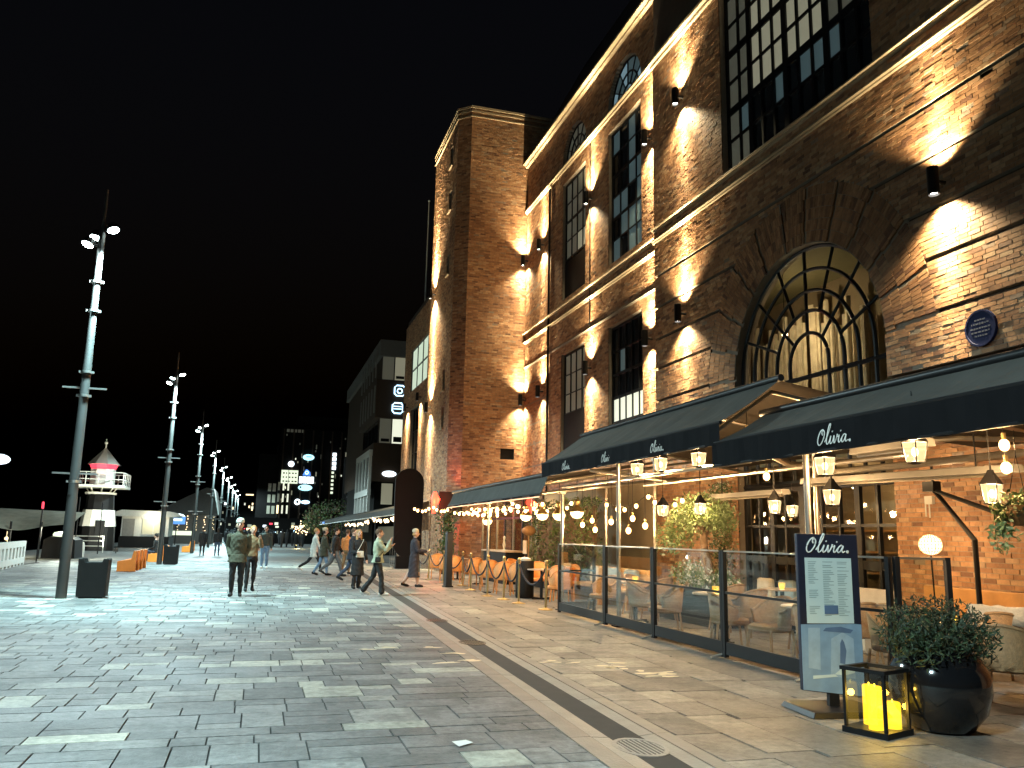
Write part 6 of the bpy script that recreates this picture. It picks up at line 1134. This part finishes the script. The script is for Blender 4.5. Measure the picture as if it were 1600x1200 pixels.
def person(label, x, y, H, heading, top='cl_olive', legs='cl_black', shoes='cl_black', hat=None, hair='hair_dark', long_hair=False, step=0.0, stride=0.0, arms=((0, 12), (0, 12)), coat=0.0, flare=0.0, voxel=0.011, bag=None, lean=0.0, bulk=1.0, hands=True, hood=False, bare_shin=False, skirt_m=None):
    """heading: degrees, 0 faces the viewer (-y); arms: (swing forward, elbow bend) in degrees for left and right; stride: half angle between the legs"""
    t = thing('person', label, 'person', (x, y, 0), R_(heading), 'people on the promenade'); B = Body(); k = H/1.75
    S = lambda *p: Vector(p)*k
    # legs
    for sx, a in ((-1, stride), (1, -stride)):
        th = R_(a); kb = R_(12 if a > 0 else 6+abs(stride)*0.9); hip = S(sx*0.085, 0, 0.92-0.015*abs(stride)/10); fw = lambda an: Vector((0, -math.sin(an), -math.cos(an)))
        kn = hip+fw(th)*0.44*k+S(sx*0.01, 0, 0); an = kn+fw(th-kb)*0.42*k; 
        lift = an.z-0.075*k
        if a >= 0: an.z = 0.08*k
        elif an.z < 0.08*k: an.z = 0.08*k
        B.limb([hip, (hip+kn)/2, kn], [0.088*k*bulk, 0.078*k*bulk, 0.062*k*bulk], legs)
        sh_m = 'skin' if bare_shin else legs
        B.limb([kn, kn.lerp(an, 0.35), an+Vector((0, 0, 0.01))], [0.060*k*bulk, 0.060*k*bulk, (0.045+flare*0.035)*k*(0.75 if bare_shin else 1)], sh_m)
        pitch = 0.0 if a >= 0 else R_(min(38, abs(stride)*1.3)); toe = Vector((0, -math.cos(pitch), -math.sin(pitch)))
        B.limb([an+Vector((0, 0.045*k, -0.035*k)), an+toe*0.08*k+Vector((sx*0.01, 0, -0.038*k)), an+toe*0.165*k+Vector((sx*0.02, 0, -0.045*k))], [0.043*k, 0.045*k, 0.036*k], shoes)
    # trunk
    lx = math.tan(R_(lean)); yo = lambda z: -(z-0.92)*lx
    tr = [(0.86, 0.165, 0.115), (0.95, 0.17, 0.12), (1.05, 0.158, 0.115), (1.18, 0.172, 0.125), (1.30, 0.188, 0.128), (1.39, 0.175, 0.11), (1.44, 0.12, 0.085)]
    B.trunk([(z*k, 0, yo(z)*k, rx*k*min(bulk, 1.05), ry*k*min(bulk, 1.05)) for z, rx, ry in ((0.84, 0.15, 0.108), (0.96, 0.162, 0.115))], legs)
    B.trunk([(z*k, 0, yo(z)*k, rx*k*bulk, ry*k*bulk) for z, rx, ry in [(0.93, 0.166, 0.118)]+tr[1:]], top)
    if coat > 0:
        zb = 0.92-coat; B.trunk([(zb*k, 0, 0, (0.20+0.03*coat)*k*bulk, 0.17*k*bulk), ((zb+0.3*coat)*k, 0, 0, 0.195*k*bulk, 0.155*k*bulk), (0.95*k, 0, 0, 0.175*k*bulk, 0.13*k*bulk)], skirt_m or top, 1.3)
    # arms and hands
    for sx, (sw, el) in ((-1, arms[0]), (1, arms[1])):
        sh = S(sx*0.185*bulk, yo(1.38), 1.375); a = R_(sw); out = 0.10
        d1 = Vector((sx*out, -math.sin(a), -math.cos(a))).normalized(); eb = sh+d1*0.29*k; b_ = a+R_(el)
        inn = -0.25*sx if el > 60 else 0.02*sx
        d2 = Vector((inn, -math.sin(b_), -math.cos(b_))).normalized(); wr = eb+d2*0.25*k
        B.limb([sh, eb], [0.068*k*bulk, 0.056*k*bulk], top); B.limb([eb, wr], [0.056*k*bulk, 0.043*k*bulk], top)
        if hands:
            pm = wr+d2*0.07*k; B.limb([wr+d2*0.01*k, pm], [0.026*k, 0.032*k], 'skin'); side = d2.cross(Vector((0, 0, 1)) if abs(d2.z) < 0.9 else Vector((0, 1, 0))).normalized(); cu = Vector((-sx*0.4, -0.3, 0))
            for f in range(4):
                b0 = pm+side*(f-1.5)*0.017*k; ln = (0.062, 0.072, 0.066, 0.05)[f]*k; m1 = b0+(d2+cu*0.25).normalized()*ln*0.6; B.limb([b0, m1, m1+(d2+cu*0.9).normalized()*ln*0.5], [0.0105*k, 0.010*k, 0.009*k], 'skin')
            B.limb([wr+d2*0.03*k+side*0.025*k, wr+d2*0.07*k+side*0.048*k, wr+d2*0.105*k+side*0.05*k], [0.013*k, 0.012*k, 0.010*k], 'skin')
    # neck, head, face
    hy = yo(1.55); B.limb([S(0, hy+0.012, 1.40), S(0, hy, 1.52)], [0.062*k, 0.054*k], top if hood else 'skin', 0.8); B.limb([S(0, hy+0.01, 1.42), S(0, hy+0.01, 1.465)], [0.082*k, 0.075*k], top)
    hc = S(0, hy-0.015, 1.635); B.ball(hc, 0.077*k, 0.096*k, 0.112*k, 'skin'); B.ball(hc+S(0, -0.018, -0.055), 0.056*k, 0.068*k, 0.062*k, 'skin')
    B.limb([hc+S(0, -0.088, 0.012), hc+S(0, -0.112, -0.022)], [0.010*k, 0.016*k], 'skin')
    for sx in (-1, 1): B.ball(hc+S(sx*0.078, 0.006, -0.012), 0.012*k, 0.022*k, 0.032*k, 'skin'); B.ball(hc+S(sx*0.031, -0.086, 0.008), 0.013*k, 0.011*k, 0.006*k, 'eye', 1.0); B.ball(hc+S(sx*0.031, -0.088, 0.027), 0.018*k, 0.009*k, 0.004*k, hair, 1.0)
    B.ball(hc+S(0, -0.088, -0.058), 0.022*k, 0.012*k, 0.007*k, 'lips', 1.0)
    o = B.finish('body', t, voxel)
    # hair, hat as separate shells
    def shell(name, m, pts):
        b = MB()
        for c, rx, ry, rz in pts: b.lathe([(max(1e-3, math.sin(math.pi*q/10)), -rz*math.cos(math.pi*q/10)) for q in range(11)], 18, c, True, 0, rx, ry)
        b.build(name, m, t, 'all')
    if hat: shell('beanie', hat, [(hc+S(0, 0.016, 0.088), 0.094*k, 0.106*k, 0.080*k), (hc+S(0, 0.014, 0.062), 0.096*k, 0.109*k, 0.032*k)]); shell('hair', hair, [(hc+S(0, 0.03, -0.02), 0.082*k, 0.082*k, 0.075*k)])
    else:
        shell('hair', hair, [(hc+S(0, 0.022, 0.03), 0.088*k, 0.100*k, 0.098*k)]+([(hc+S(-0.062, 0.01, -0.12), 0.034*k, 0.05*k, 0.17*k), (hc+S(0.062, 0.01, -0.12), 0.034*k, 0.05*k, 0.17*k), (hc+S(0, 0.06, -0.1), 0.085*k, 0.05*k, 0.17*k)] if long_hair else []))
    if bag:
        (bx, by, bz), (w2, d2_, h2), m = bag; b = MB(); b.box(S(bx, by, bz), (w2*k, d2_*k, h2*k), 0, 0.92); q = b.build('bag', m, t, bevel=0.02); b = MB(); b.tube(catmull([S(bx-w2*0.4, by+0.01, bz+h2*0.4), S(bx*0.4-0.02, -0.155, 1.2), S(-bx*0.9 if abs(bx) > 0.05 else 0.13, -0.06, 1.46), S(-bx*0.5, 0.14, 1.3), S(bx+w2*0.5, by+0.12, bz+h2*0.4)], 6), 0.008*k, 5); b.build('strap', m, q)
    return t
person('man in white beanie, olive jacket and black trousers, standing alone facing us', -0.39, 21.4, 1.80, -4, 'cl_olive', 'cl_black', 'cl_black', hat='cl_white', arms=((-24, 66), (-22, 64)), hands=False, bulk=1.10, coat=0.14, stride=3, voxel=0.0095)
person('person in tan jacket half hidden behind the man in the white beanie', -0.08, 23.2, 1.68, 8, 'cl_tan', 'cl_black', 'cl_black', hair='hair_blond', arms=((4, 14), (50, 95)), stride=6)
person('man in dark green jacket and pale blue jeans walking towards us', 0.39, 37.2, 1.76, 0, 'cl_green', 'cl_jeans', 'shoe_white', arms=((0, 16), (0, 16)), stride=4, bulk=1.12, voxel=0.014)
person('dark figure on the left of two walking away near the third lamp', -3.1, 54.8, 1.66, 180, 'cl_black', 'cl_black', coat=0.3, voxel=0.018, stride=3)
person('dark figure on the right of two walking away near the third lamp', -2.25, 55.0, 1.68, 176, 'cl_black', 'cl_dkjeans', hair='hair_dark', long_hair=True, coat=0.05, voxel=0.018, stride=5)
person('walker in pale coat and black leggings, leftmost of the group', 2.15, 33.0, 1.68, 92, 'cl_white', 'cl_black', 'shoe_white', hair='hair_blond', stride=26, coat=0.28, arms=((20, 14), (-20, 10)), lean=4, voxel=0.014)
person('walker in olive coat and light jeans, second of the group', 2.42, 31.8, 1.68, 100, 'cl_olive', 'cl_jeans', 'cl_black', hat='cl_beige', stride=14, coat=0.22, arms=((14, 18), (-12, 12)), voxel=0.014)
person('walker in black puffer jacket and grey jeans with legs wide apart', 2.78, 31.2, 1.70, 82, 'cl_black', 'cl_grey', 'cl_black', hair='hair_dark', stride=24, bulk=1.14, arms=((-14, 20), (16, 20)), voxel=0.014)
person('person in orange jacket behind the walkers', 3.35, 32.8, 1.66, 150, 'cl_orange', 'cl_tan', 'cl_black', hair='hair_brown', stride=8, voxel=0.016)
person('walker in navy jacket and dark jeans stepping out to the right', 2.95, 27.3, 1.68, 62, 'cl_navy', 'cl_dkjeans', 'cl_black', hair='hair_brown', stride=22, coat=0.18, arms=((12, 20), (-14, 20)), lean=3, voxel=0.012)
person('woman with long fair hair in black coat carrying a white bag', 2.80, 24.3, 1.64, 14, 'cl_black', 'cl_black', 'cl_black', hair='hair_blond', long_hair=True, coat=0.52, stride=4, arms=((14, 70), (6, 24)), bag=((-0.02, -0.20, 1.02), (0.24, 0.08, 0.19), 'cl_white'), flare=0.6)
person('person in sage green jacket and black flared trousers raising a hand to the mouth', 3.02, 21.8, 1.66, 82, 'cl_sage', 'cl_black', 'shoe_white', hair='hair_brown', stride=15, coat=0.06, arms=((48, 112), (30, 100)), bulk=1.10, flare=1.0, bag=((-0.12, 0.0, 0.94), (0.26, 0.16, 0.13), 'cl_black'), voxel=0.0095)
person('woman in long dark quilted coat and beige beanie beside the ropes', 4.58, 25.2, 1.67, 84, 'cl_plum', 'cl_grey', 'cl_black', hat='cl_beige', hair='hair_blond', coat=0.62, stride=13, arms=((18, 72), (10, 60)), bulk=1.14, bare_shin=True, voxel=0.0095)
for i, (x, y) in enumerate(((-4.55, 43.8), (-4.55, 44.7), (-4.6, 45.5))):
    t = thing('person', ('seated dark figure on the second orange bench, leftmost', 'seated dark figure in the middle of the second orange bench', 'seated dark figure on the second orange bench, rightmost')[i], 'person', (x, y, 0), R_(-90), 'people sitting on the orange bench'); B = Body()
    B.trunk([(0.40, 0, 0, 0.18, 0.15), (0.7, 0, 0.0, 0.18, 0.13), (0.92, 0, -0.03, 0.19, 0.12), (1.0, 0, -0.04, 0.12, 0.08)], 'cl_black')
    for sx in (-1, 1): B.limb([(sx*0.09, 0, 0.46), (sx*0.10, -0.42, 0.48)], [0.085, 0.065], 'cl_dkjeans'); B.limb([(sx*0.10, -0.42, 0.47), (sx*0.1, -0.40, 0.09)], [0.062, 0.045], 'cl_dkjeans'); B.limb([(sx*0.1, -0.38, 0.05), (sx*0.1, -0.56, 0.045)], [0.042, 0.038], 'cl_black'); B.limb([(sx*0.19, -0.03, 0.93), (sx*0.22, -0.1, 0.66), (sx*0.12, -0.3, 0.58)], [0.06, 0.05, 0.04], 'cl_black'); B.ball((sx*0.09, -0.36, 0.58), 0.035, 0.05, 0.03, 'skin')
    B.limb([(0, -0.03, 1.0), (0, -0.04, 1.1)], [0.055, 0.05], 'skin'); B.ball((0, -0.06, 1.2), 0.078, 0.095, 0.11, 'skin'); B.ball((0, -0.15, 1.19), 0.015, 0.02, 0.02, 'skin'); B.finish('body', t, 0.02); b = MB(); b.ball((0, -0.04, 1.23), 0.098, 12, 8, 1.05, 0.9, 1.05); b.build('hair', 'hair_dark', t, 'all')
# small crowd far away: a mass nobody could count
Bc = MB()
for q in range(60):
    x, y = random.uniform(-3.5, 5.0), random.uniform(84, 108); h = random.uniform(1.5, 1.8); w2 = random.uniform(0.2, 0.28)
    Bc.lathe([(0.08, 0), (w2*0.7, 0.4*h), (w2, 0.6*h), (w2*0.95, 0.8*h), (0.07, 0.86*h), (0.1, 0.93*h), (0.03, h)], 7, (x, y, 0))
tag(Bc.build('distant_crowd', 'cl_black'), 'dark mass of people at the far end of the quay', 'crowd', None, 'stuff')
